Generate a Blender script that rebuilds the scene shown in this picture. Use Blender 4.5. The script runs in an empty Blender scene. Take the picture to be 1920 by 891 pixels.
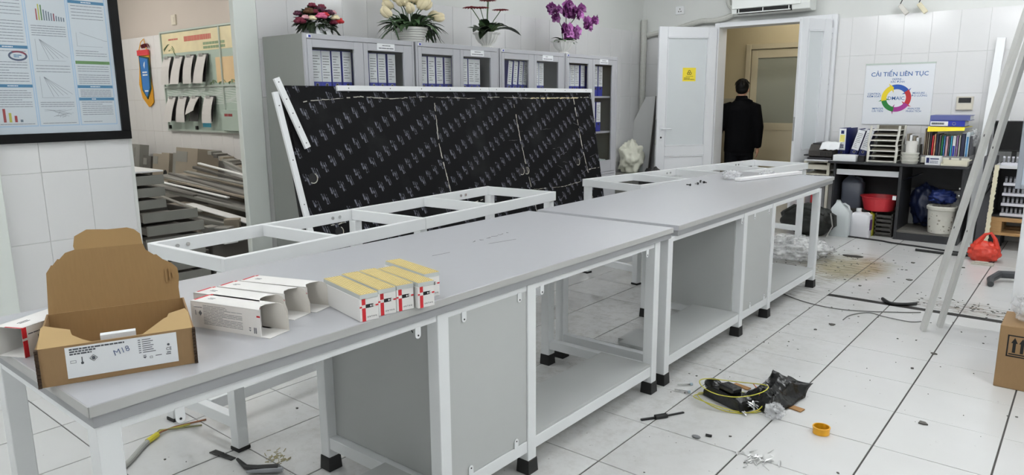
import bpy, bmesh, math, random
from mathutils import Matrix, Vector, noise as mnoise
from math import sin, cos, pi, radians as R

S = bpy.context.scene
COL = S.collection

# ------------------------------------------------------------------ camera, world, exposure
cam_d = bpy.data.cameras.new('camera')
cam = bpy.data.objects.new('camera', cam_d)
COL.objects.link(cam)
S.camera = cam
cam_d.sensor_fit = 'HORIZONTAL'
cam_d.sensor_width = 36.0
cam_d.lens = 36.0 * 1327.6 / 1920.0
cam_d.clip_start = 0.05
yaw, pit, rol = 0.68808, 0.192197, -0.00725
fw = Vector((-sin(yaw) * cos(pit), cos(yaw) * cos(pit), -sin(pit)))
rt = Vector((cos(yaw), sin(yaw), 0))
up = rt.cross(fw)
rt2 = cos(rol) * rt + sin(rol) * up
up2 = -sin(rol) * rt + cos(rol) * up
M = Matrix((rt2, up2, -fw)).transposed().to_4x4()
M.translation = (0, 0, 1.42)
cam.matrix_world = M

world = bpy.data.worlds.new('world')
S.world = world
world.use_nodes = True
world.node_tree.nodes['Background'].inputs[0].default_value = (0.9, 0.95, 1, 1)
world.node_tree.nodes['Background'].inputs[1].default_value = 0.3
S.view_settings.view_transform = 'Standard'
S.view_settings.look = 'None'
S.view_settings.gamma = 1.0
S.view_settings.use_curve_mapping = False
S.view_settings.exposure = -0.1
LAMP = 38.0        # tube emission in the main room

# ------------------------------------------------------------------ materials
def srgb(h):
    if isinstance(h, (tuple, list)): return h
    c = [int(h[i:i + 2], 16) / 255 for i in (0, 2, 4)]
    return tuple(x / 12.92 if x <= .04045 else ((x + .055) / 1.055) ** 2.4 for x in c)

MATS = {}
def mat(name, col, rough=.5, metal=0.0, var=0.0, scale=12.0, bump=0.0, bscale=60.0, trans=0.0, alpha=1.0, emit=0.0, stretch=None, coat=0.0, spec=None):
    if name in MATS: return MATS[name]
    m = bpy.data.materials.new(name); m.use_nodes = True
    nt = m.node_tree; b = nt.nodes['Principled BSDF']
    c = srgb(col)
    b.inputs['Base Color'].default_value = (*c, 1)
    b.inputs['Roughness'].default_value = rough
    b.inputs['Metallic'].default_value = metal
    b.inputs['Transmission Weight'].default_value = trans
    b.inputs['Alpha'].default_value = alpha
    b.inputs['Coat Weight'].default_value = coat
    if spec is not None: b.inputs['Specular IOR Level'].default_value = spec
    if emit:
        b.inputs['Emission Color'].default_value = (*c, 1); b.inputs['Emission Strength'].default_value = emit
    if var or bump:
        tc = nt.nodes.new('ShaderNodeTexCoord')
        src = tc.outputs['Object']
        if stretch:
            mp = nt.nodes.new('ShaderNodeMapping'); mp.inputs['Scale'].default_value = stretch
            nt.links.new(src, mp.inputs[0]); src = mp.outputs[0]
    if var:
        n = nt.nodes.new('ShaderNodeTexNoise'); n.inputs['Scale'].default_value = scale; n.inputs['Detail'].default_value = 4
        nt.links.new(src, n.inputs['Vector'])
        mx = nt.nodes.new('ShaderNodeMix'); mx.data_type = 'RGBA'
        mx.inputs[6].default_value = (*[x * (1 - var) for x in c], 1)
        mx.inputs[7].default_value = (*[min(1, x * (1 + var)) for x in c], 1)
        nt.links.new(n.outputs['Fac'], mx.inputs[0]); nt.links.new(mx.outputs[2], b.inputs['Base Color'])
    if bump:
        n2 = nt.nodes.new('ShaderNodeTexNoise'); n2.inputs['Scale'].default_value = bscale; n2.inputs['Detail'].default_value = 5
        nt.links.new(src, n2.inputs['Vector'])
        bp = nt.nodes.new('ShaderNodeBump'); bp.inputs['Strength'].default_value = bump; bp.inputs['Distance'].default_value = .01
        nt.links.new(n2.outputs['Fac'], bp.inputs['Height']); nt.links.new(bp.outputs[0], b.inputs['Normal'])
    MATS[name] = m
    return m

def glassmat(name, tint, fac_rough=0.02, extra=0.0):
    m = bpy.data.materials.new(name); m.use_nodes = True
    nt = m.node_tree; nt.nodes.clear()
    o = nt.nodes.new('ShaderNodeOutputMaterial'); t = nt.nodes.new('ShaderNodeBsdfTransparent'); g = nt.nodes.new('ShaderNodeBsdfGlossy')
    t.inputs[0].default_value = (*tint, 1); g.inputs['Roughness'].default_value = fac_rough
    lw = nt.nodes.new('ShaderNodeLayerWeight'); lw.inputs[0].default_value = .5
    f = nt.nodes.new('ShaderNodeMath'); f.operation = 'POWER'; f.inputs[1].default_value = 5; nt.links.new(lw.outputs['Facing'], f.inputs[0])
    a = nt.nodes.new('ShaderNodeMath'); a.operation = 'MULTIPLY_ADD'; a.inputs[1].default_value = .9; a.inputs[2].default_value = .03 + extra
    x = nt.nodes.new('ShaderNodeMixShader')
    nt.links.new(f.outputs[0], a.inputs[0]); nt.links.new(a.outputs[0], x.inputs[0])
    nt.links.new(t.outputs[0], x.inputs[1]); nt.links.new(g.outputs[0], x.inputs[2]); nt.links.new(x.outputs[0], o.inputs[0])
    MATS[name] = m
    return m

def plasticfilm(name, tint, dens, rough=.15):
    # thin clear film: partly transparent, partly white diffuse and glossy
    m = bpy.data.materials.new(name); m.use_nodes = True
    nt = m.node_tree; b = nt.nodes['Principled BSDF']
    b.inputs['Base Color'].default_value = (*tint, 1); b.inputs['Roughness'].default_value = rough
    b.inputs['Alpha'].default_value = dens
    tc = nt.nodes.new('ShaderNodeTexCoord'); n2 = nt.nodes.new('ShaderNodeTexNoise'); n2.inputs['Scale'].default_value = 16; n2.inputs['Detail'].default_value = 3
    nt.links.new(tc.outputs['Object'], n2.inputs['Vector']); bp = nt.nodes.new('ShaderNodeBump'); bp.inputs['Strength'].default_value = .7; bp.inputs['Distance'].default_value = .03
    nt.links.new(n2.outputs['Fac'], bp.inputs['Height']); nt.links.new(bp.outputs[0], b.inputs['Normal'])
    if dens < .8:
        r_ = nt.nodes.new('ShaderNodeMapRange'); r_.inputs[1].default_value = .35; r_.inputs[2].default_value = .65; r_.inputs[3].default_value = dens * .5; r_.inputs[4].default_value = min(1, dens * 1.6)
        nt.links.new(n2.outputs['Fac'], r_.inputs[0]); nt.links.new(r_.outputs[0], b.inputs['Alpha'])
    MATS[name] = m
    return m

WHITE = mat('white_powder_coat', 'e9ebec', .38, var=.02, scale=8)
TOPG = mat('grey_laminate', 'b3b4b8', .34, var=.02, scale=30, bump=.01, bscale=400)
PANEL = mat('grey_panel_board', 'bcbebd', .5, var=.02, scale=6)
EDGE = mat('grey_laminate_edge', 'b4b4b2', .5, var=.06, scale=18)
RUBBER = mat('black_rubber', '141414', .6, var=.2, scale=30)
WALLP = mat('painted_plaster', 'd6d8d5', .7, var=.02, scale=4)
TILEW = mat('white_wall_tile', 'dfdfdf', .12, var=.02, scale=2, bump=.004, bscale=6)
GROUTW = mat('wall_grout', 'b9b8b4', .8)
GROUTF = mat('floor_grout', '4a4846', .9, var=.4, scale=25)
TRIMP = mat('pale_green_trim_paint', 'e0e5e0', .45, var=.03, scale=3)
CEIL = mat('ceiling_paint', 'e6e6e4', .8)
STEEL = mat('grey_cabinet_steel', 'b4b5ba', .42, var=.02, scale=5)
STEEL_SHADE = mat('shaded_cabinet_side', '8b8e8a', .5, var=.02, scale=3)  # same cabinet paint, darkened to carry the shade on the sides
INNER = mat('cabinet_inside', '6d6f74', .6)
CHROME = mat('chrome', 'cfcfcf', .2, metal=1)
BLACK = mat('black_plastic', '151516', .42, var=.1, scale=20)
BLACKM = mat('matte_black', '0b0b0c', .7)
PAPER = mat('white_paper', 'eceef0', .7, var=.02, scale=15)
PRINT = mat('printed_ink', '55585e', .8)
PRINTL = mat('pale_printed_ink', '8f9298', .8)
BLUEB = mat('blue_binder', '23309a', .38, var=.08, scale=12)
NAVY = mat('navy_binder', '1b2358', .4, var=.1, scale=12)
CARD = mat('brown_cardboard', '907350', .8, var=.07, scale=9, stretch=(40, 4, 4))
CARDI = mat('inner_cardboard', '97784f', .85, var=.08, scale=7, stretch=(6, 30, 3))
CARDE = mat('corrugated_edge', '3a2a1c', .9, var=.5, scale=120)
DOORW = mat('white_door', 'e3e5e8', .35, var=.015, scale=4)
DOORG = mat('frosted_door_panel', 'd5dadc', .22, var=.02, scale=3)
GLASS = glassmat('clear_glass', (.975, .98, .98))
PGLASS = glassmat('poster_glass', (.95, .97, .98), .0, .01)
FILM = plasticfilm('clear_film', (.92, .93, .95), .34, .08)
BUBBLE = plasticfilm('bubble_film', (.93, .94, .94), .42, .12)
RED = mat('red_plastic', 'c8343c', .4, var=.06, scale=6)
LEAFG = mat('leaf_green', '4d6a45', .5, var=.25, scale=30)
LEAFD = mat('dark_leaf', '25331f', .5, var=.3, scale=30)
CREAM = mat('cream_petal', 'efe2bd', .6, var=.06, scale=40)

# ------------------------------------------------------------------ geometry helper
WM = {}
def wm(o): return WM.get(o.name, Matrix())

class G:
    def __init__(s): s.v = []; s.f = []
    def add(s, vs, fs):
        n = len(s.v); s.v += [Vector(p) for p in vs]; s.f += [tuple(i + n for i in f) for f in fs]; return s
    def box(s, x0, x1, y0, y1, z0, z1, M=None):
        vs = [Vector((x, y, z)) for z in (z0, z1) for y in (y0, y1) for x in (x0, x1)]
        if M is not None: vs = [M @ p for p in vs]
        return s.add(vs, [(0, 2, 3, 1), (4, 5, 7, 6), (0, 1, 5, 4), (2, 6, 7, 3), (0, 4, 6, 2), (1, 3, 7, 5)])
    def beam(s, a, b, w, h, upv=(0, 0, 1)):
        a, b = Vector(a), Vector(b); d = (b - a); L = d.length; d.normalize()
        u = Vector(upv); r = d.cross(u)
        if r.length < 1e-4: r = d.cross(Vector((1, 0, 0)))
        r.normalize(); u = r.cross(d)
        Mx = Matrix((r, d, u)).transposed().to_4x4(); Mx.translation = a
        return s.box(-w / 2, w / 2, 0, L, -h / 2, h / 2, Mx)
    def prism(s, poly, o, u, v, t0, t1):
        o, u, v = Vector(o), Vector(u), Vector(v); n = u.cross(v).normalized(); k = len(poly)
        vs = [o + u * a + v * b + n * t0 for a, b in poly] + [o + u * a + v * b + n * t1 for a, b in poly]
        fs = [tuple(range(k - 1, -1, -1)), tuple(range(k, 2 * k))] + [(i, (i + 1) % k, (i + 1) % k + k, i + k) for i in range(k)]
        return s.add(vs, fs)
    def slab(s, o, u, v, a0, a1, b0, b1, t0, t1):
        return s.prism([(a0, b0), (a1, b0), (a1, b1), (a0, b1)], o, u, v, t0, t1)
    def tube(s, pts, r, n=8, closed=False, caps=True):
        pts = [Vector(p) for p in pts]; m = len(pts); rs = r if isinstance(r, (list, tuple)) else [r] * m
        vs = []; prev = None
        for i, p in enumerate(pts):
            a = pts[(i - 1) % m] if (closed or i > 0) else p; b = pts[(i + 1) % m] if (closed or i < m - 1) else p
            t = (b - a).normalized()
            if prev is None:
                q = t.cross(Vector((0, 0, 1)))
                if q.length < .05: q = t.cross(Vector((1, 0, 0)))
            else: q = prev - t * prev.dot(t)
            q.normalize(); prev = q; w = t.cross(q)
            for k in range(n):
                an = 2 * pi * k / n; vs.append(p + (q * cos(an) + w * sin(an)) * rs[i])
        fs = []
        for i in range(m if closed else m - 1):
            j = (i + 1) % m
            for k in range(n):
                fs.append((i * n + k, i * n + (k + 1) % n, j * n + (k + 1) % n, j * n + k))
        if caps and not closed: fs += [tuple(range(n - 1, -1, -1)), tuple((m - 1) * n + k for k in range(n))]
        return s.add(vs, fs)
    def lathe(s, prof, n=24, c=(0, 0, 0), flute=0.0, nf=0, M=None):
        c = Vector(c); vs = []
        for r, z in prof:
            for k in range(n):
                an = 2 * pi * k / n; rr = r * (1 + (flute * (0.5 + .5 * cos(nf * an)) if nf else 0))
                p = Vector((rr * cos(an), rr * sin(an), z))
                vs.append(c + (M @ p if M is not None else p))
        m = len(prof); fs = []
        for i in range(m - 1):
            for k in range(n): fs.append((i * n + k, i * n + (k + 1) % n, (i + 1) * n + (k + 1) % n, (i + 1) * n + k))
        fs += [tuple(range(n - 1, -1, -1)), tuple((m - 1) * n + k for k in range(n))]
        return s.add(vs, fs)
    def loft(s, rings, n=20):
        # rings: (z, cx, cy, rx, ry) horizontal ellipses
        vs = []
        for z, cx, cy, rx, ry in rings:
            for k in range(n):
                an = 2 * pi * k / n; vs.append((cx + rx * cos(an), cy + ry * sin(an), z))
        fs = []
        for i in range(len(rings) - 1):
            for k in range(n): fs.append((i * n + k, i * n + (k + 1) % n, (i + 1) * n + (k + 1) % n, (i + 1) * n + k))
        fs += [tuple(range(n - 1, -1, -1)), tuple((len(rings) - 1) * n + k for k in range(n))]
        return s.add(vs, fs)
    def ell(s, c, rx, ry, rz, nu=12, nv=8, M=None):
        c = Vector(c); vs = []; 
        for j in range(1, nv):
            th = pi * j / nv
            for i in range(nu):
                an = 2 * pi * i / nu; p = Vector((rx * sin(th) * cos(an), ry * sin(th) * sin(an), rz * cos(th)))
                vs.append(c + (M @ p if M is not None else p))
        a = Vector((0, 0, rz)); b = Vector((0, 0, -rz))
        vs += [c + (M @ a if M is not None else a), c + (M @ b if M is not None else b)]
        fs = []; T = len(vs) - 2; B = T + 1
        for i in range(nu): fs.append((T, i, (i + 1) % nu)); fs.append((B, (nv - 2) * nu + (i + 1) % nu, (nv - 2) * nu + i))
        for j in range(nv - 2):
            for i in range(nu): fs.append((j * nu + i, (j + 1) * nu + i, (j + 1) * nu + (i + 1) % nu, j * nu + (i + 1) % nu))
        return s.add(vs, fs)
    def blob(s, c, rx, ry, rz, seed=0, amp=.25, freq=2.5, nu=36, nv=22, floor=None):
        s.soft = True
        g = G().ell((0, 0, 0), 1, 1, 1, nu, nv); c = Vector(c); out = []
        off = Vector((seed * 7.3, seed * 3.1, seed * 1.7))
        for p in g.v:
            k = 1 + amp * mnoise.fractal(p * freq + off, 1.0, 2.0, 2) - amp * .8 * abs(mnoise.noise(p * freq * 1.6 - off))
            q = Vector((p.x * rx * k, p.y * ry * k, p.z * rz * k)) + c
            if floor is not None and q.z < floor: q.z = floor + .0005 + .002 * abs(p.x)
            out.append(q)
        return s.add(out, g.f)
    def leaf(s, base, d, L, w, droop=.3, side=None, n=6, tip=1.0, thick=.0015):
        base = Vector(base); d = Vector(d).normalized()
        sd = Vector(side) if side is not None else d.cross(Vector((0, 0, 1)))
        if sd.length < .05: sd = Vector((1, 0, 0))
        sd.normalize(); nn = sd.cross(d).normalized(); top = []; bot = []
        for i in range(n + 1):
            t = i / n; p = base + d * (L * t) + Vector((0, 0, -droop * L * t * t))
            hw = w * .5 * (sin(pi * min(1, (t * .92 + .08))) ** .75) * (1 if t < .999 else .08)
            for q in (-1, 0, 1):
                top.append(p + sd * hw * q + nn * (abs(q) * hw * .35)); 
        bot = [p - nn * thick for p in top]
        m = len(top); fs = []
        for i in range(n):
            for k in (0, 1):
                a = i * 3 + k; fs.append((a, a + 1, a + 4, a + 3)); fs.append((a + m, a + 3 + m, a + 4 + m, a + 1 + m))
            fs.append((i * 3, i * 3 + 3, i * 3 + 3 + m, i * 3 + m)); fs.append((i * 3 + 2, i * 3 + 2 + m, i * 3 + 5 + m, i * 3 + 5))
        fs.append((0, m, m + 1, 1)); fs.append((1, m + 1, m + 2, 2))
        e = n * 3; fs.append((e, e + 1, e + 1 + m, e + m)); fs.append((e + 1, e + 2, e + 2 + m, e + 1 + m))
        return s.add(top + bot, fs)
    def build(s, name, m, parent=None, world=False, smooth=False, bev=0.0, label=None, kind=None, sub=0, angle=35):
        vs = s.v
        if world and parent is not None:
            inv = wm(parent).inverted(); vs = [inv @ p for p in vs]
        me = bpy.data.meshes.new(name); me.from_pydata([tuple(p) for p in vs], [], s.f); me.update()
        me.materials.append(m)
        if smooth:
            for p in me.polygons: p.use_smooth = True
            me.set_sharp_from_angle(angle=R(angle if not getattr(s, 'soft', False) else 180))
        o = bpy.data.objects.new(name, me); COL.objects.link(o)
        if parent is not None: o.parent = parent; WM[o.name] = wm(parent)
        if bev:
            b = o.modifiers.new('bevel', 'BEVEL'); b.width = bev; b.segments = 1; b.limit_method = 'ANGLE'; b.angle_limit = R(50)
        if sub:
            b = o.modifiers.new('sub', 'SUBSURF'); b.levels = sub; b.render_levels = sub
        if label: o['label'] = label
        if kind is None and (name.endswith('_print') or name in ('printed_text', 'scratch', 'glue_line', 'pencil_mark', 'dirt_spot')): kind = 'stuff'
        if kind: o['kind'] = kind
        return o

def thing(name, label, cat, loc=(0, 0, 0), rot=(0, 0, 0), group=None):
    o = bpy.data.objects.new(name, None); COL.objects.link(o)
    o.location = loc; o.rotation_euler = rot; o.empty_display_size = .05
    o['label'] = label; o['category'] = cat
    if group: o['group'] = group
    from mathutils import Euler
    m = Euler(rot).to_matrix().to_4x4(); m.translation = loc; WM[o.name] = m
    return o
def tag(o, label, cat, group=None):
    o['label'] = label; o['category'] = cat
    if group: o['group'] = group
    return o
def copy_tree(o, parent=None, loc=None, rot=None, label=None, group=None):
    c = o.copy(); COL.objects.link(c)
    if parent is not None: c.parent = parent
    if loc is not None: c.location = loc
    if rot is not None: c.rotation_euler = rot
    if label: c['label'] = label
    if group: c['group'] = group
    for ch in list(o.children): copy_tree(ch, c)
    return c
def structure(o): o['kind'] = 'structure'; return o

def text(body, size, o, u, v, m, parent, name='lettering', align='CENTER', world=True, bold=0.0, lift=.0012, depth=.0004, sx=1.0):
    cu = bpy.data.curves.new('t', 'FONT'); cu.body = body; cu.size = size; cu.align_x = align; cu.align_y = 'CENTER'
    cu.extrude = depth; cu.offset = bold * size; cu.resolution_u = 2
    ob = bpy.data.objects.new('t', cu); COL.objects.link(ob)
    bpy.context.view_layer.update()
    me = bpy.data.meshes.new_from_object(ob.evaluated_get(bpy.context.evaluated_depsgraph_get()))
    bpy.data.objects.remove(ob); bpy.data.curves.remove(cu)
    o, u, v = Vector(o), Vector(u).normalized(), Vector(v).normalized(); n = u.cross(v)
    inv = wm(parent).inverted() if world else Matrix()
    for q in me.vertices: q.co = inv @ (o + u * q.co.x * sx + v * q.co.y + n * (q.co.z + lift))
    me.name = name; me.materials.clear(); me.materials.append(m)
    r = bpy.data.objects.new(name, me); COL.objects.link(r); r.parent = parent; WM[r.name] = wm(parent)
    return r

def scribble(g, o, u, v, a0, a1, b0, b1, n, h, rng, lift=.0008, fill=.85, words=5):
    # n rows of illegible print as small raised bars
    for i in range(n):
        b = b1 - (b1 - b0) * (i + .5) / n
        end = a1 if rng.random() < fill else a0 + (a1 - a0) * rng.uniform(.4, .9)
        a = a0; step = (a1 - a0) / words
        while a < end - 1e-6:
            e = min(end, a + step * rng.uniform(.6, 1.3))
            g.slab(o, u, v, a, e - step * .08, b - h / 2, b + h / 2, 0, lift); a = e
    return g
rng = random.Random(11)
# ------------------------------------------------------------------ ceiling lamps
def tube_mat(name, strength, col=(.965, .985, 1)):
    m = bpy.data.materials.new(name); m.use_nodes = True
    b = m.node_tree.nodes['Principled BSDF']
    b.inputs['Base Color'].default_value = (.9, .9, .9, 1)
    b.inputs['Emission Color'].default_value = (*col, 1); b.inputs['Emission Strength'].default_value = strength
    return m
TUBE_MAIN = tube_mat('fluorescent_tube', LAMP)
TUBE_SIDE = tube_mat('side_room_tube', LAMP * 1.5, (1, .95, .89))
TUBE_DIM = tube_mat('weak_fluorescent_tube', LAMP * .35)
TUBE_HALL = tube_mat('hall_tube', LAMP * .32, (1, .93, .8))
def ceiling_lamp(x, y, m, where, along='x', z=3.06, grp=None):
    t = thing('ceiling_light', 'white twin tube ceiling light ' + where, 'ceiling light', (x, y, z), (0, 0, 0 if along == 'x' else pi / 2), grp)
    G().box(-.64, .64, -.16, .16, .0, .04).build('housing', WHITE, t, bev=.004)
    for s in (-1, 1):
        G().tube([(-.6, s * .09, -.03), (.6, s * .09, -.03)], .028, 10).build('tube', m, t, smooth=True)
    for s in (-1, 1): G().box(s * .62 - .02, s * .62 + .02, -.13, .13, -.055, 0).build('end_cap', WHITE, t)
for i, (x, y, w, m) in enumerate([(-3.0, 1.7, 'above the near bare frame', TUBE_MAIN), (-0.9, 3.9, 'over the middle of the aisle', TUBE_MAIN), (-3.3, 6.4, 'above the far bare frame', TUBE_MAIN),
                  (-0.7, 6.9, 'over the aisle before the black desk', TUBE_MAIN), (1.1, 0.9, 'on the right side beside the camera', TUBE_MAIN), (-1.2, -1.2, 'added behind the camera as fill', TUBE_MAIN), (-3.4, -1.0, 'added as fill behind the near end of the benches', TUBE_MAIN), (1.1, 2.8, 'on the right side before the white cabinet', TUBE_MAIN), (1.1, 5.2, 'on the right side above the white cabinet', TUBE_MAIN)]):  # lamps behind the camera and the near bench end are added fill
    ceiling_lamp(x, y, m, w)
ceiling_lamp(-6.6, 2.6, TUBE_SIDE, 'in the side room beyond the opening')
ceiling_lamp(-9.4, 2.6, TUBE_SIDE, 'added to brighten the side room near its far end')  # extra side room lamp, added for more light in there
ceiling_lamp(-3.0, 9.4, TUBE_HALL, 'in the hall behind the open doors', z=2.86)

# ------------------------------------------------------------------ floor
def floor_mat(name, base):
    m = bpy.data.materials.new(name); m.use_nodes = True
    nt = m.node_tree; b = nt.nodes['Principled BSDF']; L = nt.links.new
    geo = nt.nodes.new('ShaderNodeNewGeometry')
    def noise(scale, detail=5, rough=.6, vec=None):
        n = nt.nodes.new('ShaderNodeTexNoise'); n.inputs['Scale'].default_value = scale; n.inputs['Detail'].default_value = detail; n.inputs['Roughness'].default_value = rough
        L(vec or geo.outputs['Position'], n.inputs['Vector']); return n.outputs['Fac']
    def ramp(src, a, bb):
        r = nt.nodes.new('ShaderNodeMapRange'); r.inputs[1].default_value = a; r.inputs[2].default_value = bb; L(src, r.inputs[0]); return r.outputs[0]
    def math_(op, a, bb):
        n = nt.nodes.new('ShaderNodeMath'); n.operation = op; n.use_clamp = op in ('MULTIPLY', 'ADD') 
        for k, x in enumerate((a, bb)):
            if hasattr(x, 'node'): L(x, n.inputs[k])
            else: n.inputs[k].default_value = x
        return n.outputs[0]
    def ellipse(cx, cy, rx, ry, soft, wob=.6):
        mp = nt.nodes.new('ShaderNodeMapping'); mp.vector_type = 'POINT'
        mp.inputs['Scale'].default_value = (1 / rx, 1 / ry, 0); mp.inputs['Location'].default_value = (-cx / rx, -cy / ry, 0)
        L(geo.outputs['Position'], mp.inputs[0])
        ln = nt.nodes.new('ShaderNodeVectorMath'); ln.operation = 'LENGTH'; L(mp.outputs[0], ln.inputs[0])
        d = math_('SUBTRACT', ln.outputs['Value'], 0)
        nz = noise(7, 4); dd = nt.nodes.new('ShaderNodeMath'); dd.operation = 'MULTIPLY_ADD'; L(nz, dd.inputs[0]); dd.inputs[1].default_value = wob; L(d, dd.inputs[2])
        r = nt.nodes.new('ShaderNodeMapRange'); r.inputs[1].default_value = 1 + wob * .5 + soft; r.inputs[2].default_value = 1 + wob * .5 - soft; L(dd.outputs[0], r.inputs[0])
        return r.outputs[0]
    cur = None
    def layer(col, fac, prev):
        x = nt.nodes.new('ShaderNodeMix'); x.data_type = 'RGBA'; L(fac, x.inputs[0])
        if isinstance(prev, tuple): x.inputs[6].default_value = prev
        else: L(prev, x.inputs[6])
        x.inputs[7].default_value = (*srgb(col), 1); return x.outputs[2]
    c = layer('d3d3d1', ramp(noise(1.7, 3), .35, .75), (*srgb(base), 1))
    # general grime below and around the benches and frames
    g1 = math_('MULTIPLY', ellipse(-2.1, 3.9, .85, 2.9, .5), ramp(noise(14, 8, .75), .47, .8))
    c = layer('9f9a91', math_('MULTIPLY', g1, .85), c)
    mp = nt.nodes.new('ShaderNodeMapping'); mp.inputs['Scale'].default_value = (2.0, 16, 1); mp.inputs['Rotation'].default_value = (0, 0, .18); L(geo.outputs['Position'], mp.inputs[0])
    streak = ramp(noise(3.2, 6, .7, mp.outputs[0]), .46, .6)
    s1 = math_('MULTIPLY', ellipse(-1.62, 6.35, .36, .62, .25), streak)
    s3 = math_('MULTIPLY', ellipse(-1.5, 6.35, .26, .42, .4), .75)
    c = layer('aea27a', s3, c)
    c = layer('7d7252', s1, c)
    s2 = math_('MULTIPLY', ellipse(-1.75, 5.4, .3, .35, .4), streak)
    c = layer('857f74', math_('MULTIPLY', s2, .8), c)
    s4 = math_('MULTIPLY', ellipse(-.55, 5.55, .3, .16, .3), streak)
    c = layer('8b7f70', s4, c)
    sp = ramp(noise(38, 3, .6), .70, .74)
    c = layer('6a6762', math_('MULTIPLY', sp, ellipse(-1.9, 3.6, 1.5, 4.2, .5)), c)
    L(c, b.inputs['Base Color'])
    rr = nt.nodes.new('ShaderNodeMapRange'); rr.inputs[3].default_value = .2; rr.inputs[4].default_value = .27
    L(noise(5, 4), rr.inputs[0]); L(rr.outputs[0], b.inputs['Roughness'])
    return m
FTILE = floor_mat('white_floor_tile', 'd9d9d8')
floor = structure(G().box(-11.4, 1.9, -2.6, 10.2, -.12, -.004).build('floor', GROUTF))
T = .41
def cells(lines0, step, lo, hi):
    out = []; a = lines0
    while a > lo: a -= step
    while a < hi - 1e-6:
        x0, x1 = max(a, lo), min(a + step, hi)
        if x1 - x0 > .03: out.append((x0, x1))
        a += step
    return out
TM = {}
def floor_tile(x0, x1, y0, y1, name='floor_tile'):
    gx, gy = .0034, .0022
    k = (round(x1 - x0, 3), round(y1 - y0, 3))
    if k not in TM:
        w, d = x1 - x0 - 2 * gx, y1 - y0 - 2 * gy
        g = G(); c = .0012
        vs = [(-w / 2, -d / 2, -.006), (w / 2, -d / 2, -.006), (w / 2, d / 2, -.006), (-w / 2, d / 2, -.006)]
        vs += [(-w / 2, -d / 2, -c), (w / 2, -d / 2, -c), (w / 2, d / 2, -c), (-w / 2, d / 2, -c)]
        vs += [(-w / 2 + c, -d / 2 + c, 0), (w / 2 - c, -d / 2 + c, 0), (w / 2 - c, d / 2 - c, 0), (-w / 2 + c, d / 2 - c, 0)]
        fs = [(8, 9, 10, 11)]
        for q in (0, 4):
            for i in range(4): fs.append((q + i, q + (i + 1) % 4, q + 4 + (i + 1) % 4, q + 4 + i))
        g.add(vs, fs); o = g.build(name, FTILE, floor); TM[k] = o
    else:
        o = TM[k].copy(); COL.objects.link(o)
    o.location = ((x0 + x1) / 2, (y0 + y1) / 2, rng.uniform(-.0006, .0002)); o.rotation_euler = (rng.uniform(-.0012, .0012), rng.uniform(-.0012, .0012), 0)
CH0, CH1 = 5.315, 5.385     # the open channel across the floor
for (x0, x1) in cells(-.165, T, -4.75, .655):
    for (y0, y1) in cells(2.64, T, .18, 8.5):
        if x1 > .3 and y1 < 3.4: continue
        if x0 > -1.5 and y0 < CH0 < y1:
            floor_tile(x0, x1, y0, CH0)
            if y1 - CH1 > .03: floor_tile(x0, x1, CH1, y1)
            continue
        floor_tile(x0, x1, y0, y1)
# plain slabs where the camera hardly sees: tiles take over as one piece each side
for nm, q in (('floor_slab', (-11.3, -4.752, .2, 4.4)), ('floor_slab', (-4.6, -1.6, 8.503, 10.0)), ('floor_slab', (-4.75, 1.8, -2.5, .178)), ('floor_slab', (.657, 1.8, .18, 8.5))):
    G().box(q[0], q[1], q[2], q[3], -.006, 0).build(nm, FTILE, floor)
structure(G().box(-1.46, .45, CH0 + .003, CH1 - .003, -.0045, -.001).build('trim_4', mat('dark_channel', '2a2826', .9, var=.5, scale=40)))

# ------------------------------------------------------------------ walls
CW, CHH = .252, .41
def wall_tiles(parent, axis, pos, sgn, rects, a0, z0, holes=(), name='wall_tile'):
    # axis 'x': wall plane x=pos, tiles run along y; axis 'y': plane y=pos, tiles run along x
    for (lo, hi, zl, zh) in rects:
        for (a, b) in cells(a0, CW, lo, hi):
            for (c, d) in cells(z0, CHH, zl, zh):
                if any(a > h[0] - .01 and b < h[1] + .01 and c > h[2] - .01 and d < h[3] + .01 for h in holes): continue
                k = (axis, sgn, round(b - a, 3), round(d - c, 3))
                if k not in TM:
                    w, h = b - a - .0024, d - c - .0024; t = .004; e = .0016
                    P = [(-w / 2, -h / 2), (w / 2, -h / 2), (w / 2, h / 2), (-w / 2, h / 2)]
                    Q = [(x * (w - 2 * e) / w, z * (h - 2 * e) / h) for x, z in P]
                    def pt(x, z, n): return (n * sgn, x, z) if axis == 'x' else (x, n * sgn, z)
                    vs = [pt(x, z, 0) for x, z in P] + [pt(x, z, t - .001) for x, z in P] + [pt(x, z, t) for x, z in Q]
                    fs = [(8, 9, 10, 11)] + [(q + i, q + (i + 1) % 4, q + 4 + (i + 1) % 4, q + 4 + i) for q in (0, 4) for i in range(4)]
                    if (axis == 'x') != (sgn > 0): fs = [f[::-1] for f in fs]
                    TM[k] = G().add(vs, fs).build(name, TILEW, parent); o = TM[k]
                else:
                    o = TM[k].copy(); COL.objects.link(o); o.parent = parent
                ca, cz = (a + b) / 2, (c + d) / 2
                o.location = (pos, ca, cz) if axis == 'x' else (ca, pos, cz)
                o.rotation_euler = (0, rng.uniform(-.001, .001), rng.uniform(-.001, .001)) if axis == 'x' else (rng.uniform(-.001, .001), 0, rng.uniform(-.001, .001))
ZT = 2.27
wl = structure(G().box(-5.01, -4.754, -2.5, 1.977, 0, 3.1).box(-5.01, -4.754, 2.9, 8.7, 0, 3.1).box(-5.01, -4.754, 1.977, 2.9, 2.55, 3.1).build('wall_left', WALLP))
wall_tiles(wl, 'x', -4.754, 1, [(1.2, 1.977, .2, ZT)], 1.452, 1.02, name='wall_tile')
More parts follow.
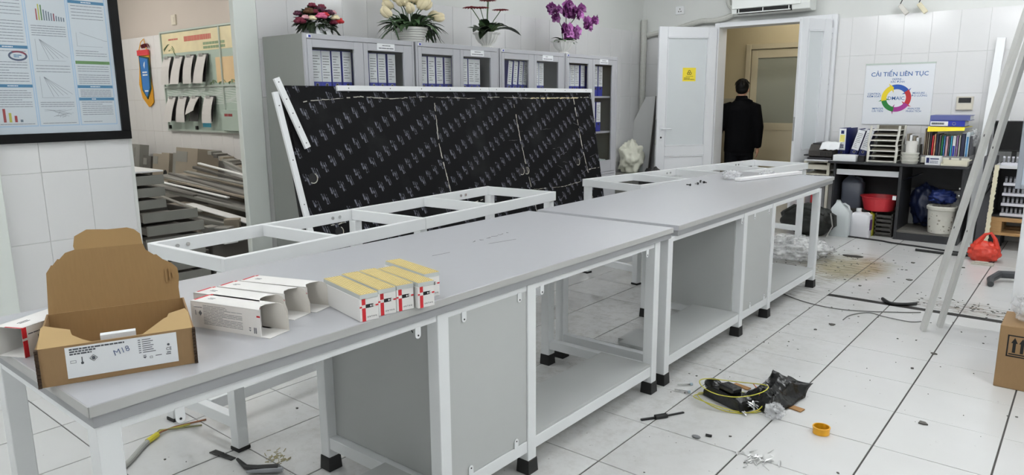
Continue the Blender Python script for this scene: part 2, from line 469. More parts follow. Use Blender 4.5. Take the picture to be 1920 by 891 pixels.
wall_tiles(wl, 'x', -4.754, 1, [(2.92, 6.96, 1.45, ZT), (6.96, 8.5, 0.1, ZT)], 2.92, 1.451)
wb = structure(G().box(-5.01, -3.745, 8.504, 8.7, 0, 3.1).box(-2.34, 1.9, 8.504, 8.7, 0, 3.1).box(-3.745, -2.34, 8.504, 8.7, 2.315, 3.1).build('wall_back', WALLP))
wall_tiles(wb, 'y', 8.504, -1, [(-4.75, -3.745, .22, ZT), (-2.335, .2, .22, ZT)], -1.69, 1.451)
structure(G().box(1.8, 1.95, -2.5, 8.7, 0, 3.1).build('wall_right', WALLP))
structure(G().box(-5.01, 1.95, -2.65, -2.5, 0, 3.1).build('wall_front', mat('grey_rear_wall', 'b4b5b3', .8)))
structure(G().box(-11.5, 1.95, -2.65, 8.75, 3.1, 3.2).build('ceiling', CEIL))
# side room beyond the opening
ws = structure(G().box(-11.4, -5.01, 4.404, 4.55, 0, 3.1).build('wall_side_room', mat('side_room_plaster', 'bdb5ad', .8, var=.02, scale=3)))
wall_tiles(ws, 'y', 4.404, -1, [(-10.9, -7.0, .2, ZT)], -9.6, 1.451)
structure(G().box(-11.4, -11.25, .1, 4.55, 0, 3.1).build('wall_side_room_left', WALLP))
structure(G().box(-11.4, -5.01, .05, .2, 0, 3.1).build('wall_side_room_front', WALLP))
structure(G().box(-4.80, -4.745, 2.742, 2.917, 0, 3.1).build('trim_3', TRIMP, bev=.003))
structure(G().box(-4.76, -4.70, .2, 1.238, 0, 3.1).build('trim_2', TRIMP, bev=.004))
# hall
HALLW = mat('hall_wall_beige', 'c4b899', .7, var=.03, scale=3)
HALLD = mat('hall_wall_dado', 'a9a394', .35, var=.02, scale=3)
structure(G().box(-4.7, -1.5, 10.0, 10.15, 0, 3.0).build('wall_hall_back', HALLW))
structure(G().box(-4.7, -4.6, 8.7, 10.0, 0, 3.0).build('wall_hall_left', HALLW))
structure(G().box(-1.6, -1.5, 8.7, 10.0, 0, 3.0).build('wall_hall_right', HALLW))
structure(G().box(-4.7, -1.5, 8.7, 10.15, 2.9, 3.0).build('ceiling_hall', CEIL))
structure(G().box(-4.6, -3.93, 9.985, 10.0, 0, 1.415).build('trim_5', HALLD))
# door frame around the opening
dfm = G().box(-3.745, -3.69, 8.46, 8.7, 0, 2.315).box(-2.40, -2.34, 8.46, 8.7, 0, 2.315).box(-3.69, -2.40, 8.46, 8.7, 2.258, 2.315)
structure(dfm.build('trim_1', DOORW, bev=.004))

def door_leaf(name, hinge, width, ang, z1=2.25, hand=1, handle=True):
    # leaf runs from the hinge along local +x; visible face is local -y
    t = thing(name, 'x', 'door', (hinge[0], hinge[1], .01), (0, 0, ang))
    del t['label']; del t['category']; t['kind'] = 'structure'
    st = min(.11, width * .24); th = .02
    fr = G().box(0, st, -th, th, 0, z1).box(width - st, width, -th, th, 0, z1).box(st, width - st, -th, th, z1 - .12, z1).box(st, width - st, -th, th, 0, .12).box(st, width - st, -th, th, .72, .84)
    fr.build('door_frame', DOORW, t, bev=.004)
    b = G()
    for q in (.84, .12):
        zt = z1 - .12 if q > .5 else .72
        b.box(st, st + .012, -th - .003, th + .003, q, zt).box(width - st - .012, width - st, -th - .003, th + .003, q, zt).box(st, width - st, -th - .003, th + .003, q, q + .012).box(st, width - st, -th - .003, th + .003, zt - .012, zt)
    b.build('bead', DOORW, t)
    G().box(st, width - st, -.006, .006, .84, z1 - .12).build('upper_panel', DOORG, t)
    G().box(st, width - st, -.01, .01, .12, .72).build('lower_panel', DOORW, t)
    return t, st
a1 = math.atan2(7.865 - 8.44, -4.145 + 3.69)
d1, st = door_leaf('door_1', (-3.71, 8.435), .745, a1)
# visible side of the left leaf is local +y
h = G().box(.745 - .075, .745 - .035, .02, .026, .90, 1.09).build('handle_plate', DOORW, d1, bev=.002)
G().tube([(.69, .026, 1.05), (.69, .06, 1.05), (.68, .066, 1.05), (.57, .066, 1.05)], .009, 8).build('lever', DOORW, h, smooth=True)
G().tube([(.69, .026, .945), (.69, .03, .945)], .012, 10).build('keyhole', BLACK, h)
G().box(.7451, .7475, -.012, .012, .86, 1.16).build('lock_plate', CHROME, d1)
sg = G().box(.255, .425, .0065, .009, 1.615, 1.775).build('warning_sign', mat('yellow_sign', 'f2dc3a', .5), d1)
g = G(); sc_ = Vector((.34, .0092, 1.715)); 
for k in range(3):
    an = pi / 2 + k * 2 * pi / 3
    cxx = sc_.x + .016 * cos(an); czz = sc_.z + .016 * sin(an)
    g.tube([(cxx + .013 * cos(a), .0095, czz + .013 * sin(a)) for a in [an - 2.4 + i * 4.8 / 10 for i in range(11)]], .0035, 5)
g.ell((sc_.x, .0095, sc_.z), .006, .0012, .006)
g.slab((0, .009, 0), (-1, 0, 0), (0, 0, 1), -.385, -.29, 1.672, 1.676, 0, .0012)
scribble(g, (0, .009, 0), (-1, 0, 0), (0, 0, 1), -.41, -.27, 1.63, 1.66, 2, .006, rng, words=3)
g.build('sign_print', BLACK, sg)
a2 = math.atan2(8.10 - 8.44, -2.60 + 2.395)
d2, st = door_leaf('door_2', (-2.395, 8.44), .415, a2)
G().box(.4151, .4175, -.012, .012, .94, 1.2).build('lock_plate', CHROME, d2)
for z in (1.55, 1.15 + .95, .3):
    hg = G().tube([(-.012, .0, z - .06), (-.012, .0, z - .005)], .014, 10).tube([(-.012, 0, z + .005), (-.012, 0, z + .06)], .014, 10)
    hg.build('hinge', DOORW, d2, smooth=True)
# door across the hall
HD = mat('hall_door', 'c6bca2', .5)
t = thing('door_3', 'x', 'door', (-3.93, 9.98, 0)); del t['label']; del t['category']; t['kind'] = 'structure'
G().box(0, .07, -.03, .0195, 0, 2.15).box(.07, 1.05, -.03, .0195, 2.08, 2.15).box(.98, 1.05, -.03, .0195, 0, 2.08).build('door_frame', HD, t, bev=.004)
G().box(.08, .17, -.015, .015, .01, 2.07).box(.88, .97, -.015, .015, .01, 2.07).box(.17, .88, -.015, .015, 1.96, 2.07).box(.17, .88, -.015, .015, .98, 1.08).box(.17, .88, -.015, .015, .01, .12).build('door_leaf', HD, t, bev=.003)
G().box(.17, .88, -.004, .004, 1.08, 1.96).build('glass_panel', mat('hall_door_glass', '9a9c90', .15), t)
G().box(.17, .88, -.008, .008, .12, .98).build('lower_panel', HD, t)
# ------------------------------------------------------------------ benches
def leg(T_, cx, cy, ztop, foot=.058, M=None, s=.025, fo=.031):
    g = G().box(cx - s, cx + s, cy - s, cy + s, foot - .004, ztop)
    o = g.build('leg', WHITE, T_, world=True, bev=.002)
    f = G(); zz = [(fo, 0), (fo - .003, foot)]
    vs = [(cx + a * r, cy + b * r, z) for r, z in zz for a, b in ((-1, -1), (1, -1), (1, 1), (-1, 1))]
    f.add(vs, [(3, 2, 1, 0), (4, 5, 6, 7)] + [(i, (i + 1) % 4, (i + 1) % 4 + 4, i + 4) for i in range(4)])
    f.build('rubber_foot', RUBBER, o, world=True, bev=.002)
    return o
def tab(T_, y, z, x=-1.546, down=True):
    # small hanging lug with a screw hole; round end down (or up)
    s = -1 if down else 1
    poly = [(-.011, 0), (.011, 0)] + [(.011 * cos(a), .026 + .011 * sin(a)) for a in [i * pi / 8 for i in range(9)]]
    poly = [(p, q * s) for p, q in poly]
    o = G().prism(poly, (x, y, z), (0, 1, 0), (0, 0, 1), 0, .003).build('hang_tab', WHITE, T_, world=True)
    G().tube([(x + .003, y, z + .027 * s), (x + .0042, y, z + .027 * s)], .003, 8).build('screw_hole', BLACK, o, world=True)
UNDER = mat('grey_under_board', '9b9c9e', .55, var=.04, scale=10)
XF, XB = -1.57, -2.19     # leg centre lines
def bench(T_, ys, ztop, bars):
    for y in ys:
        leg(T_, XF, y, ztop); leg(T_, XB, y, ztop)
        G().box(XB + .025, XF - .025, y - .0225, y + .0225, ztop - .025, ztop).build('top_rail', WHITE, T_, world=True, bev=.0015)
    y0, y1 = ys[0], ys[-1]
    for x in (XF, XB):
        for a, b in zip(ys[:-1], ys[1:]):
            G().box(x - .02, x + .02, a + .025, b - .025, ztop - .025, ztop).build('top_rail', WHITE, T_, world=True, bev=.0015)
    for y in bars:
        G().box(XB + .025, XF - .025, y - .02, y + .02, .092, .14).build('cross_bar', WHITE, T_, world=True, bev=.0015)
def low_rail(T_, x, a, b):
    G().box(x - .02, x + .02, a + .025, b - .025, .092, .14).build('bottom_rail', WHITE, T_, world=True, bev=.0015)

B1 = thing('lab_bench', 'near white steel bench with grey worktop, carrying the open cardboard box and white cartons', 'workbench', (-1.95, 1.8, 0), group=None)
y1 = [.533, 1.531, 1.993, 2.963]
bench(B1, y1, .757, [1.531, 1.993, 2.963])
G().box(-2.41, -1.536, .502, 3.078, .7575, .7843).build('under_board', UNDER, B1, world=True, bev=.001)
low_rail(B1, XF, 1.531, 1.993); low_rail(B1, XF, 1.993, 2.963)
wt = G().box(-2.412, -1.53, .495, 3.085, .7845, .81).build('worktop', TOPG, B1, world=True, bev=.0012)
G().box(-1.5302, -1.5285, .4955, 3.0845, .7855, .8085).build('edge_band', EDGE, wt, world=True)
G().box(-2.41, -1.5305, .4935, .4952, .7855, .8085).build('edge_band', EDGE, wt, world=True)
g = G(); r2 = random.Random(3)
for k in range(6):
    yy = 2.25 + .05 * k; xx = -2.06 - .005 * k
    g.tube([(xx + r2.uniform(-.012, .012), yy + r2.uniform(-.02, .02), .8103) for _ in range(4)], .0011, 4)
g.tube([(-1.98, 2.25, .8102), (-1.95, 2.4, .8102)], .001, 4).tube([(-2.0, 1.93, .8102), (-1.99, 2.02, .8102)], .001, 4)
g.build('pencil_mark', mat('pencil', '77777a', .8), wt, world=True)
G().box(XB + .025, XF - .025, 1.546, 1.557, .142, .733).build('side_panel', PANEL, B1, world=True)
G().box(-1.5615, -1.5515, 1.5575, 1.967, .142, .733).build('door_panel', PANEL, B1, world=True, bev=.001)
G().box(-1.83, -1.592, 1.12, 1.505, .1405, .155).build('shelf_board', PANEL, B1, world=True, bev=.001)
G().box(-1.83, -1.552, 2.02, 2.936, .1405, .155).build('shelf_board', PANEL, B1, world=True, bev=.001)
for y in (.685, 1.425, 1.632, 1.925, 2.87, 2.06): tab(B1, y, .736, x=-1.551)
for y in (1.65, 1.90): tab(B1, y, .140, x=-1.5495, down=False)
g = G()
for a, b in (((0, 0), (.022, .02)), ((.003, .021), (.02, -.002))):
    g.beam((-1.725 + a[0], 1.5455, .655 + a[1]), (-1.725 + b[0], 1.5455, .655 + b[1]), .002, .003, (0, 1, 0))
g.build('pen_cross', BLACKM, B1, world=True)

B2 = thing('lab_bench', 'far white steel bench with grey worktop and white foam strip on top', 'workbench', (-1.95, 4.5, 0))
y2 = [3.096, 4.055, 4.53, 5.495]
bench(B2, y2, .757, y2)
G().prism([(-.006, .006), (-.855, .006), (-.855, 2.734), (-.006, 2.734)], (-1.532, 3.145, .7575), (cos(R(.6)), sin(R(.6)), 0), (-sin(R(.6)), cos(R(.6)), 0), 0, .0268).build('under_board', UNDER, B2, world=True, bev=.001)
for a, b in zip(y2[:-1], y2[1:]): low_rail(B2, XF, a, b)
q = R(.6)
wt = G().prism([(0, 0), (-.86, 0), (-.86, 2.74), (0, 2.74)], (-1.532, 3.145, .7845), (cos(q), sin(q), 0), (-sin(q), cos(q), 0), 0, .0265).build('worktop', TOPG, B2, world=True, bev=.0012)
G().prism([(.0017, .001), (.0002, .001), (.0002, 2.739), (.0017, 2.739)], (-1.532, 3.145, .7855), (cos(q), sin(q), 0), (-sin(q), cos(q), 0), 0, .0235).build('edge_band', EDGE, wt, world=True)
G().box(XB + .025, XF - .025, 4.02, 4.031, .142, .733).build('side_panel', PANEL, B2, world=True)
G().box(-1.5615, -1.5515, 4.082, 4.504, .142, .733).build('door_panel', PANEL, B2, world=True, bev=.001)
G().box(-1.84, -1.552, 3.123, 4.018, .1405, .155).build('shelf_board', PANEL, B2, world=True, bev=.001)
G().box(-1.84, -1.552, 4.557, 5.468, .1405, .155).build('shelf_board', PANEL, B2, world=True, bev=.001)
for y in (4.2, 4.44): tab(B2, y, .736, x=-1.551); tab(B2, y, .14, x=-1.5495, down=False)
tab(B2, 4.0, .736, x=-1.551)

# ------------------------------------------------------------------ bare frames
def bare_frame(label, loc, ang, Wd, Ln, zt, foot):
    t = thing('bench_frame', label, 'bench frame', (loc[0], loc[1], 0), (0, 0, ang))
    e = .0125
    fr = [0, .237 * Ln, .475 * Ln, .722 * Ln, Ln]
    for x in (e, Wd - e):
        mid = fr[2]
        G().box(x - e, x + e, 0, mid - .0008, zt - .06, zt).build('top_rail', WHITE, t, bev=.002)
        G().box(x - e, x + e, mid + .0008, Ln, zt - .06, zt).build('top_rail', WHITE, t, bev=.002)
    for i, y in enumerate(fr):
        yy = min(max(y, e), Ln - e)
        G().box(2 * e, Wd - 2 * e, yy - e, yy + e, zt - .058, zt - .001).build('cross_bar', WHITE, t, bev=.002)
    for y in (.026, fr[2] + .026 * 0, Ln - .026):
        for x in (.028 + e, Wd - .028 - e):
            o = G().box(x - .025, x + .025, y - .025, y + .025, foot, zt - .06).build('leg', WHITE, t, bev=.002)
            G().box(x - .028, x + .028, y - .028, y + .028, 0, foot).build('rubber_foot', RUBBER, o)
        G().box(.066, Wd - .066, y - .02, y + .02, .095, .145).build('bottom_bar', WHITE, t, bev=.0015)
    for a, b in ((.047, fr[2] - .02), (fr[2] + .02, Ln - .047)):
        G().box(Wd / 2 - .02, Wd / 2 + .02, a, b, .1, .15).build('stretcher', WHITE, t, bev=.0015)
    for k, y in enumerate((.12, fr[2] - .15, fr[3] + .35)):
        for d in (0, .05):
            G().tube([(2 * e, y + d, zt - .03), (2 * e + .006, y + d, zt - .03)], .009, 8).build('bolt', CHROME, t, smooth=True)
    for y in (fr[1] * .55, fr[1] + .3, fr[3] - .28, fr[3] + .28):
        G().box(Wd - .09, Wd - 2 * e, y - .012, y + .012, zt - .045, zt - .04).build('fixing_lug', WHITE, t)
    return t
bare_frame('bare white steel bench frame without a top, standing before the black boards', (-3.145, 1.325), R(4), .575, 2.44, .82, .014)
bare_frame('bare white steel bench frame without a top, standing behind the far bench', (-3.21, 4.813), R(-9.3), .60, 2.63, .782, .014)
tag(G().box(-2.06, -1.80, 3.49, 3.72, .0, .03).build('board_offcut', PANEL), 'loose grey board offcut lying on the floor under the benches', 'board')

# ------------------------------------------------------------------ cardboard box on the near bench
Z = .8105
A = Vector((-1.713, .47, Z)); Bb = Vector((-1.598, .755, Z)); e = (Bb - A).normalized(); nb = Vector((-e.y, e.x, 0)); zz = Vector((0, 0, 1)); BL = .307; BD = .298; BH = .088
t = thing('cardboard_box', 'open brown cardboard box with torn lid and big white front label on near bench', 'box', tuple((A + Bb) / 2))
th = .004
fp = G().slab(A, e, zz, 0, BL, 0, BH, -th, 0).build('front_panel', CARD, t, world=True)
C0 = A + nb * BD
G().slab(C0, e, zz, 0, BL, 0, BH, 0, th).build('back_panel', CARDI, t, world=True)
for k, nm in ((0, 'left'), (BL, 'right')):
    sgn = 1 if k == 0 else -1
    o = G().slab(A + e * k, nb, zz, th, BD, 0, BH, 0 if k else -th, th if k else 0).build('side_panel', CARD, t, world=True)
    # corrugated raw strip at the front corner
    gg = G(); r3 = random.Random(5 + k * 10)
    for i in range(11):
        z0 = BH * i / 11
        gg.slab(A + e * k, nb, zz, -.004 - r3.uniform(0, .002), .006, z0 + .0006, z0 + BH / 11 - .001, -.006 if k == 0 else -.001, .001 if k == 0 else .006)
    gg.build('corrugated_end', CARDE, t, world=True)
G().slab(A, e, nb, .002, BL - .002, th, BD, .0, .003).build('bottom_panel', CARDI, t, world=True)
lid = [(0, 0), (.003, .06), (.005, .103), (.013, .115), (.017, .122), (.02, .121), (.032, .136), (.036, .135), (.05, .15), (.069, .165), (.074, .19), (.102, .205), (.13, .203), (.149, .201), (.194, .202), (.21, .196), (.223, .183), (.227, .155), (.232, .139), (.25, .124), (.256, .124), (.27, .109), (.289, .098), (.303, .082), (.305, .06), (.301, .03), (.302, 0)]
ln = R(12); lu = zz * cos(ln) + nb * sin(ln); LO = C0 + zz * BH
low = [(a, b) for a, b in lid if b <= .156]; 
G().prism([p for p in lid if p[1] < .1555 and p[0] < .15] + [(.071, .156), (.2265, .156)] + [p for p in lid if p[1] < .1555 and p[0] > .15], LO, e, lu, -.003, 0).build('lid', CARDI, t, world=True)
lu2 = zz * cos(ln - .12) + nb * sin(ln - .12)
lt = G().prism([(a, b - .156) for a, b in [(.071, .156)] + [p for p in lid if p[1] > .1565] + [(.2265, .156)]], LO + lu * .156, e, lu2, -.003, 0)
lt.build('tuck_flap', mat('tuck_cardboard', 'a9895c', .85, var=.08, scale=7), t, world=True)
gg = G()
for k, a in enumerate((.272, .281, .289)):
    gg.slab(LO, e, lu, a, a + .004, .045 + .006 * k, .088 - .012 * abs(k - .6), 0, .004)
gg.build('torn_ply', CARDI, t, world=True)
FL = mat('flap_cardboard', 'b3976a', .85, var=.07, scale=8)
fu = (nb * .84 + zz * .55).normalized(); FO = A + zz * BH
G().prism([(0, 0), (.105, 0), (.085, .012), (.066, .028), (.064, .034), (.062, .045), (.03, .058), (.012, .066), (.006, .06)], FO, e, fu, -.003, 0).build('front_flap', FL, t, world=True)
G().prism([(.201, 0), (.307, 0), (.304, .05), (.298, .064), (.262, .054), (.258, .044), (.25, .04)], FO, e, fu, -.003, 0).build('front_flap', FL, t, world=True)
G().slab(A + nb * .035 + zz * .004, e, nb, .118, .19, 0, .02, 0, .086).build('inner_carton', PAPER, t, world=True)
# label on the front
lo = A - nb * 0; fn = -nb
lp = G().slab(A, e, zz, .05, .272, .012, .083, .0001, .0011).build('front_label', PAPER, fp, world=True, bev=.0)
LU = dict(o=A + fn * .0012, u=e, v=zz)
O = A + fn * .0014
gp = G(); r4 = random.Random(8)
for z0, a1_ in ((.0775, .165), (.072, .108), (.0665, .1)):
    a = .058
    while a < a1_:
        w = r4.uniform(.004, .011); gp.slab(O, e, zz, a, min(a + w, a1_), z0 - .0017, z0 + .0017, 0, .0003); a += w + .0014
for z0 in (.0765, .0715, .0665, .0615, .0565, .0515, .0465): 
    gp.slab(O, e, zz, .192, .197, z0 - .0008, z0 + .0008, 0, .0003).slab(O, e, zz, .2, .2 + r4.uniform(.012, .028), z0 - .0008, z0 + .0008, 0, .0003)
# thermometer, hazard diamond, frames, arrows
gp.slab(O, e, zz, .0795, .0815, .044, .058, 0, .0003); gp.prism([(.0805 + .003 * cos(i * pi / 5), .044 + .003 * sin(i * pi / 5)) for i in range(10)], O, e, zz, 0, .0003)
for c, d in (((.095, .052), (.1025, .0595)), ((.1025, .0595), (.11, .052)), ((.11, .052), (.1025, .0445)), ((.1025, .0445), (.095, .052))):
    gp.beam(O + e * c[0] + zz * c[1], O + e * d[0] + zz * d[1], .0008, .0012, fn)
gp.prism([(.1025 + .0035 * cos(i * pi / 4), .052 + .0045 * sin(i * pi / 4)) for i in range(8)], O, e, zz, 0, .0003)
def rect(gq, O_, u, v, a0, a1_, b0, b1, w=.0007, l=.0003):
    gq.slab(O_, u, v, a0, a1_, b0, b0 + w, 0, l).slab(O_, u, v, a0, a1_, b1 - w, b1, 0, l).slab(O_, u, v, a0, a0 + w, b0, b1, 0, l).slab(O_, u, v, a1_ - w, a1_, b0, b1, 0, l)
rect(gp, O, e, zz, .058, .069, .046, .052); rect(gp, O, e, zz, .213, .219, .03, .035)
gp.prism([(.199, .036), (.207, .036), (.203, .031)], O, e, zz, 0, .0003); gp.slab(O, e, zz, .2, .206, .038, .0395, 0, .0003)
gp.slab(O, e, zz, .225, .238, .034, .0355, 0, .0003).slab(O, e, zz, .247, .257, .033, .035, 0, .0003).slab(O, e, zz, .249, .257, .037, .039, 0, .0003)
gp.prism([(.2535 + .0028 * cos(i * pi / 5), .0565 + .0028 * sin(i * pi / 5)) for i in range(10)], O, e, zz, 0, .0003)
gp.build('label_print', PRINT, lp, world=True)
text('CE', .010, O + e * .2535 + zz * .046, e, zz, PRINT, lp, 'ce_mark', lift=.0)
text('M18', .019, O + e * .158 + zz * .058, (e + zz * .25), (zz - e * .25), mat('pen_ink', '4a5a80', .7), lp, 'handwriting', lift=.0, bold=-.01)

# ------------------------------------------------------------------ white cartons
RM = mat('carton_red', 'c8202a', .5)
CART = mat('white_carton', 'eceae7', .5, var=.015, scale=10)
CARTI = mat('carton_inside', 'dad5cd', .8)
def empty_carton(label, P0, ang, L=.245, W=.075, H=.074, group='emptied white cartons', full=True, flip=False):
    # local x along the carton, open end at +x; local y to the far side
    t = thing('white_carton', label, 'carton', (P0[0], P0[1], Z), (0, 0, ang), group)
    k = .0012
    G().box(0, L + .028, 0, W, 0, k).build('bottom_face', CART, t)
    G().box(0, L, 0, k, k, H).build('near_face', CART, t)
    f = G().prism([(0, k), (L + .028, k), (L + .028, H * .42), (L + .012, H - .004), (L, H), (0, H)], (0, W, 0), (1, 0, 0), (0, 0, 1), 0, k).build('far_face', CARTI, t)
    top = [(0, 0), (L - .002, 0), (L - .012, .012), (L - .026, .03), (L - .028, .05), (L - .012, W), (0, W)]
    tp = G().prism(top, (0, 0, H), (1, 0, 0), (0, 1, 0), -k, 0).build('top_face', CART, t)
    G().box(0, k, k, W - k, k, H - k).build('end_face', CART, t)
    G().prism([(-.0006, H - .02), (0, H - .02), (0, H), (.007, H), (.007, H + .0004), (-.0006, H + .0004)], (0, W - .012, 0), (1, 0, 0), (0, 0, 1), 0, W - .024).build('red_edge', RM, t)
    G().box(.004, .012, W - .012, W - .002, H, H + .0004).build('red_corner', RM, t)
    G().box(L - .012, L - .0005, -.0004, 0, H * .72, H * .78).build('red_tick', RM, t)
    g = G(); r5 = random.Random(int(abs(P0[0] * 1000)))
    scribble(g, (0, -.0001, 0), (1, 0, 0), (0, 0, 1), .045, .185, .012, H - .006, 13, .0011, r5, lift=.0004, words=6, fill=.6)
    scribble(g, (0, 0, H), (1, 0, 0), (0, 1, 0), .03, .05, .03, .045, 2, .003, r5, lift=.0004, words=2)
    g.slab((0, -.0001, 0), (1, 0, 0), (0, 0, 1), .016, .018, .036, .05, 0, .0004).prism([(.028, .043), (.034, .051), (.04, .043), (.034, .035)], (0, -.0001, 0), (1, 0, 0), (0, 0, 1), 0, .0004)
    scribble(g, (0, -.0001, 0), (1, 0, 0), (0, 0, 1), .012, .042, .056, .062, 1, .002, r5, lift=.0004, words=3)
    g.slab((0, -.0001, 0), (1, 0, 0), (0, 0, 1), L - .024, L - .0205, .008, .024, 0, .0004).slab((0, -.0001, 0), (1, 0, 0), (0, 0, 1), L - .0185, L - .015, .008, .024, 0, .0004)
    g.prism([(L - .041, .017), (L - .033, .017), (L - .037, .012)], (0, -.0001, 0), (1, 0, 0), (0, 0, 1), 0, .0004).slab((0, -.0001, 0), (1, 0, 0), (0, 0, 1), L - .04, L - .034, .02, .023, 0, .0004)
    g.build('carton_print', mat('mid_printed_ink', '77797e', .8), t)
    return t
aa = math.atan2(.066, .232)
for i, (x, y, lb) in enumerate([(-1.876, .888, 'emptied white carton nearest the cardboard box, its printed side in view'), (-1.950, .934, 'emptied white carton, second in the row from the cardboard box'), (-1.962, 1.012, 'emptied white carton, third in the row from the cardboard box'), (-1.972, 1.090, 'emptied white carton, fourth in the row, nearest the yellow card racks')]):
    empty_carton(lb, (x, y), aa + (.0, .0, .03, .05)[i])
LX = Vector((.44, -.898, 0)); LY = Vector((.898, .44, 0)); L_, W_, H_ = .245, .08, .075
P_ = Vector((-1.958, .512, 0)) - LX * L_ - LY * W_
t = thing('white_carton', 'lone emptied white carton with red edge, left of the cardboard box', 'carton', (P_.x, P_.y, Z), (0, 0, math.atan2(LX.y, LX.x)))
k = .0012
G().box(0, L_, 0, W_, 0, k).build('bottom_face', CART, t)
G().box(0, L_, 0, k, k, H_).build('near_face', CART, t)
G().box(0, L_, W_ - k, W_, k, H_).build('far_face', CART, t)
G().box(0, L_, 0, W_, H_ - k, H_).build('top_face', CART, t)
G().box(0, k, k, W_ - k, k, H_ - k).build('end_face', CART, t)
G().box(L_ - .012, L_ + .0004, W_ - .0004, W_ + .0006, .0, .042).box(L_ - .012, L_ + .0004, W_ - .0004, W_ + .0006, .048, H_).box(L_ - .003, L_ + .0004, .03, W_, H_ - .0004, H_ + .0005).build('red_stripe', RM, t)
g = G()
scribble(g, (0, W_, 0), (-1, 0, 0), (0, 0, 1), -(L_ - .016), -(L_ - .075), .053, .059, 1, .0025, rng, lift=.0005, words=3)
g.slab((0, W_, 0), (-1, 0, 0), (0, 0, 1), -(L_ - .042), -(L_ - .044), .034, .048, 0, .0005).prism([(-(L_ - .062), .04), (-(L_ - .069), .031), (-(L_ - .076), .04), (-(L_ - .069), .049)], (0, W_, 0), (-1, 0, 0), (0, 0, 1), 0, .0005)
rect(g, (0, W_, 0), Vector((-1, 0, 0)), Vector((0, 0, 1)), -(L_ - .018), -(L_ - .032), .034, .041, .0008, .0005) if False else None
scribble(g, (0, 0, H_), (1, 0, 0), (0, 1, 0), L_ - .06, L_ - .03, .03, .045, 2, .003, rng, lift=.0004, words=2)
g.build('carton_print', PRINT, t)

# cartons with yellow card racks
YEL = mat('yellow_card_foil', 'dcc88a', .5, var=.12, scale=60)
YDOT = mat('card_well', '9c8748', .6)
CLEAR = mat('card_edge_plastic', 'c9cdcb', .3)
def rack_carton(label, P0, ang, L=.225, W=.058, H=.066, tilt=0.0, zoff=0.0):
    # local x runs from the back to the printed end at x=L, local y to the right of the printed end
    t = thing('card_rack_carton', label, 'carton', (P0[0], P0[1], Z), (0, 0, ang), 'white cartons with yellow card racks')
    G().box(0, L, 0, W, 0, H).build('carton_body', CART, t, bev=.0012)
    # printed end: right-hand direction seen from the aisle is +y
    v = Vector((0, 0, 1)); X = WM[t.name].to_3x3()
    def sl(g, a0, a1_, b0, b1, l=.0005): g.box(L, L + l, a0, a1_, b0, b1)
    g = G(); sl(g, .007, .018, 0, H * .58); sl(g, .007, .018, H * .72, H - .001); sl(g, 0, .007, H * .6, H * .67); sl(g, W - .009, W, H * .60, H * .67)
    g.build('red_cross', RM, t)
    g = G(); sl(g, .0185, .028, H * .57, H * .73)
    g.prism([(.028, .57 * H), (.044, .585 * H), (.038, .63 * H), (.047, .645 * H), (.038, .66 * H), (.044, .72 * H), (.028, .735 * H)], (L, 0, 0), (0, 1, 0), (0, 0, 1), 0, .0005)
    b = g.build('black_emblem', BLACKM, t)
    G().tube([(L + .0004, .0345, .65 * H), (L + .0008, .0345, .65 * H)], .0026, 8).build('emblem_hole', CART, b)
    text('O R T H O', .0064, (WM[t.name] @ Vector((L + .0002, .037, H * .17))), X @ Vector((0, 1, 0)), v, PRINT, t, 'lettering', lift=.0)
    ra = G().box(.004, L + .002, .001, W - .001, H, H + .012).build('card_edges', CLEAR, t)
    rf = G().box(.005, L + .001, .002, W - .002, H + .012, H + .0138).build('card_foil', YEL, t)
    d = G(); nx, ny = 26, 6
    for i in range(nx):
        for j in range(ny):
            x = .009 + i * (L - .014) / (nx - 1); y = .007 + j * (W - .014) / (ny - 1)
            d.box(x - .0015, x + .0015, y - .0022, y + .0022, H + .0135, H + .0142)
    d.build('card_wells', YDOT, t, kind='stuff')
    return t
aw = math.atan2(-.045, .205)
r_ = [(-1.538, 1.199, 'white carton with yellow card rack, leftmost of five, its long side in view'), (-1.541, 1.268, 'white carton with yellow card rack, second from left of five'), (-1.533, 1.33, 'white carton with yellow card rack, middle one of five'), (-1.507, 1.391, 'white carton with yellow card rack, fourth from left, furthest forward'), (-1.572, 1.478, 'white carton with yellow card rack, rightmost of five, set back from the others')]
for k, (x, y, lb) in enumerate(r_):
    L = .245; a_ = aw if k < 3 else aw + .02
    rack_carton(lb, (x - L * cos(a_), y - L * sin(a_)), a_, L=L)
# ------------------------------------------------------------------ file cabinets
CX = -4.2; CD = .5
def binder(label, loc, rot=(0, 0, 0), w=.075, h=.318, d=.28, col=BLUEB, group=None, lab=(.052, .314), seed=0, plainlab=False):
    # local: spine faces +x at x=0, width along y, height z
    t = thing('lever_arch_binder', label, 'binder', loc, rot, group)
    G().box(-d, 0, 0, .004, 0, h).box(-d, 0, w - .004, w, 0, h).box(-.004, 0, .004, w - .004, 0, h).build('cover', col, t, bev=.001)
    G().box(-d + .02, -.006, .006, w - .012, .01, h - .012).build('paper_stack', PAPER, t)
    sl = G().box(0, .0008, .002, w - .002, h * lab[0] / .318 + .05, h * lab[1] / .318).build('spine_label', PAPER, t)
    if not plainlab:
        g = G(); scribble(g, (.0008, 0, 0), (0, 1, 0), (0, 0, 1), .012, w - .012, h * .38, h * .9, 9, .004, random.Random(seed), lift=.0004, words=3, fill=.5)
        g.build('label_print', PRINT, sl)
    G().tube([(.0, w / 2, .08), (.002, w / 2, .08)], .013, 12).build('finger_ring', CHROME, t, smooth=True)
    G().tube([(.002, w / 2, .08), (.0026, w / 2, .08)], .0095, 12).build('finger_hole', BLACKM, t)
    return t
ordw = ['first', 'second', 'third', 'fourth', 'fifth', 'sixth']
cabs = [(2.922, 'nearest'), (3.942, 'second nearest'), (4.958, 'third nearest'), (5.972, 'farthest')]
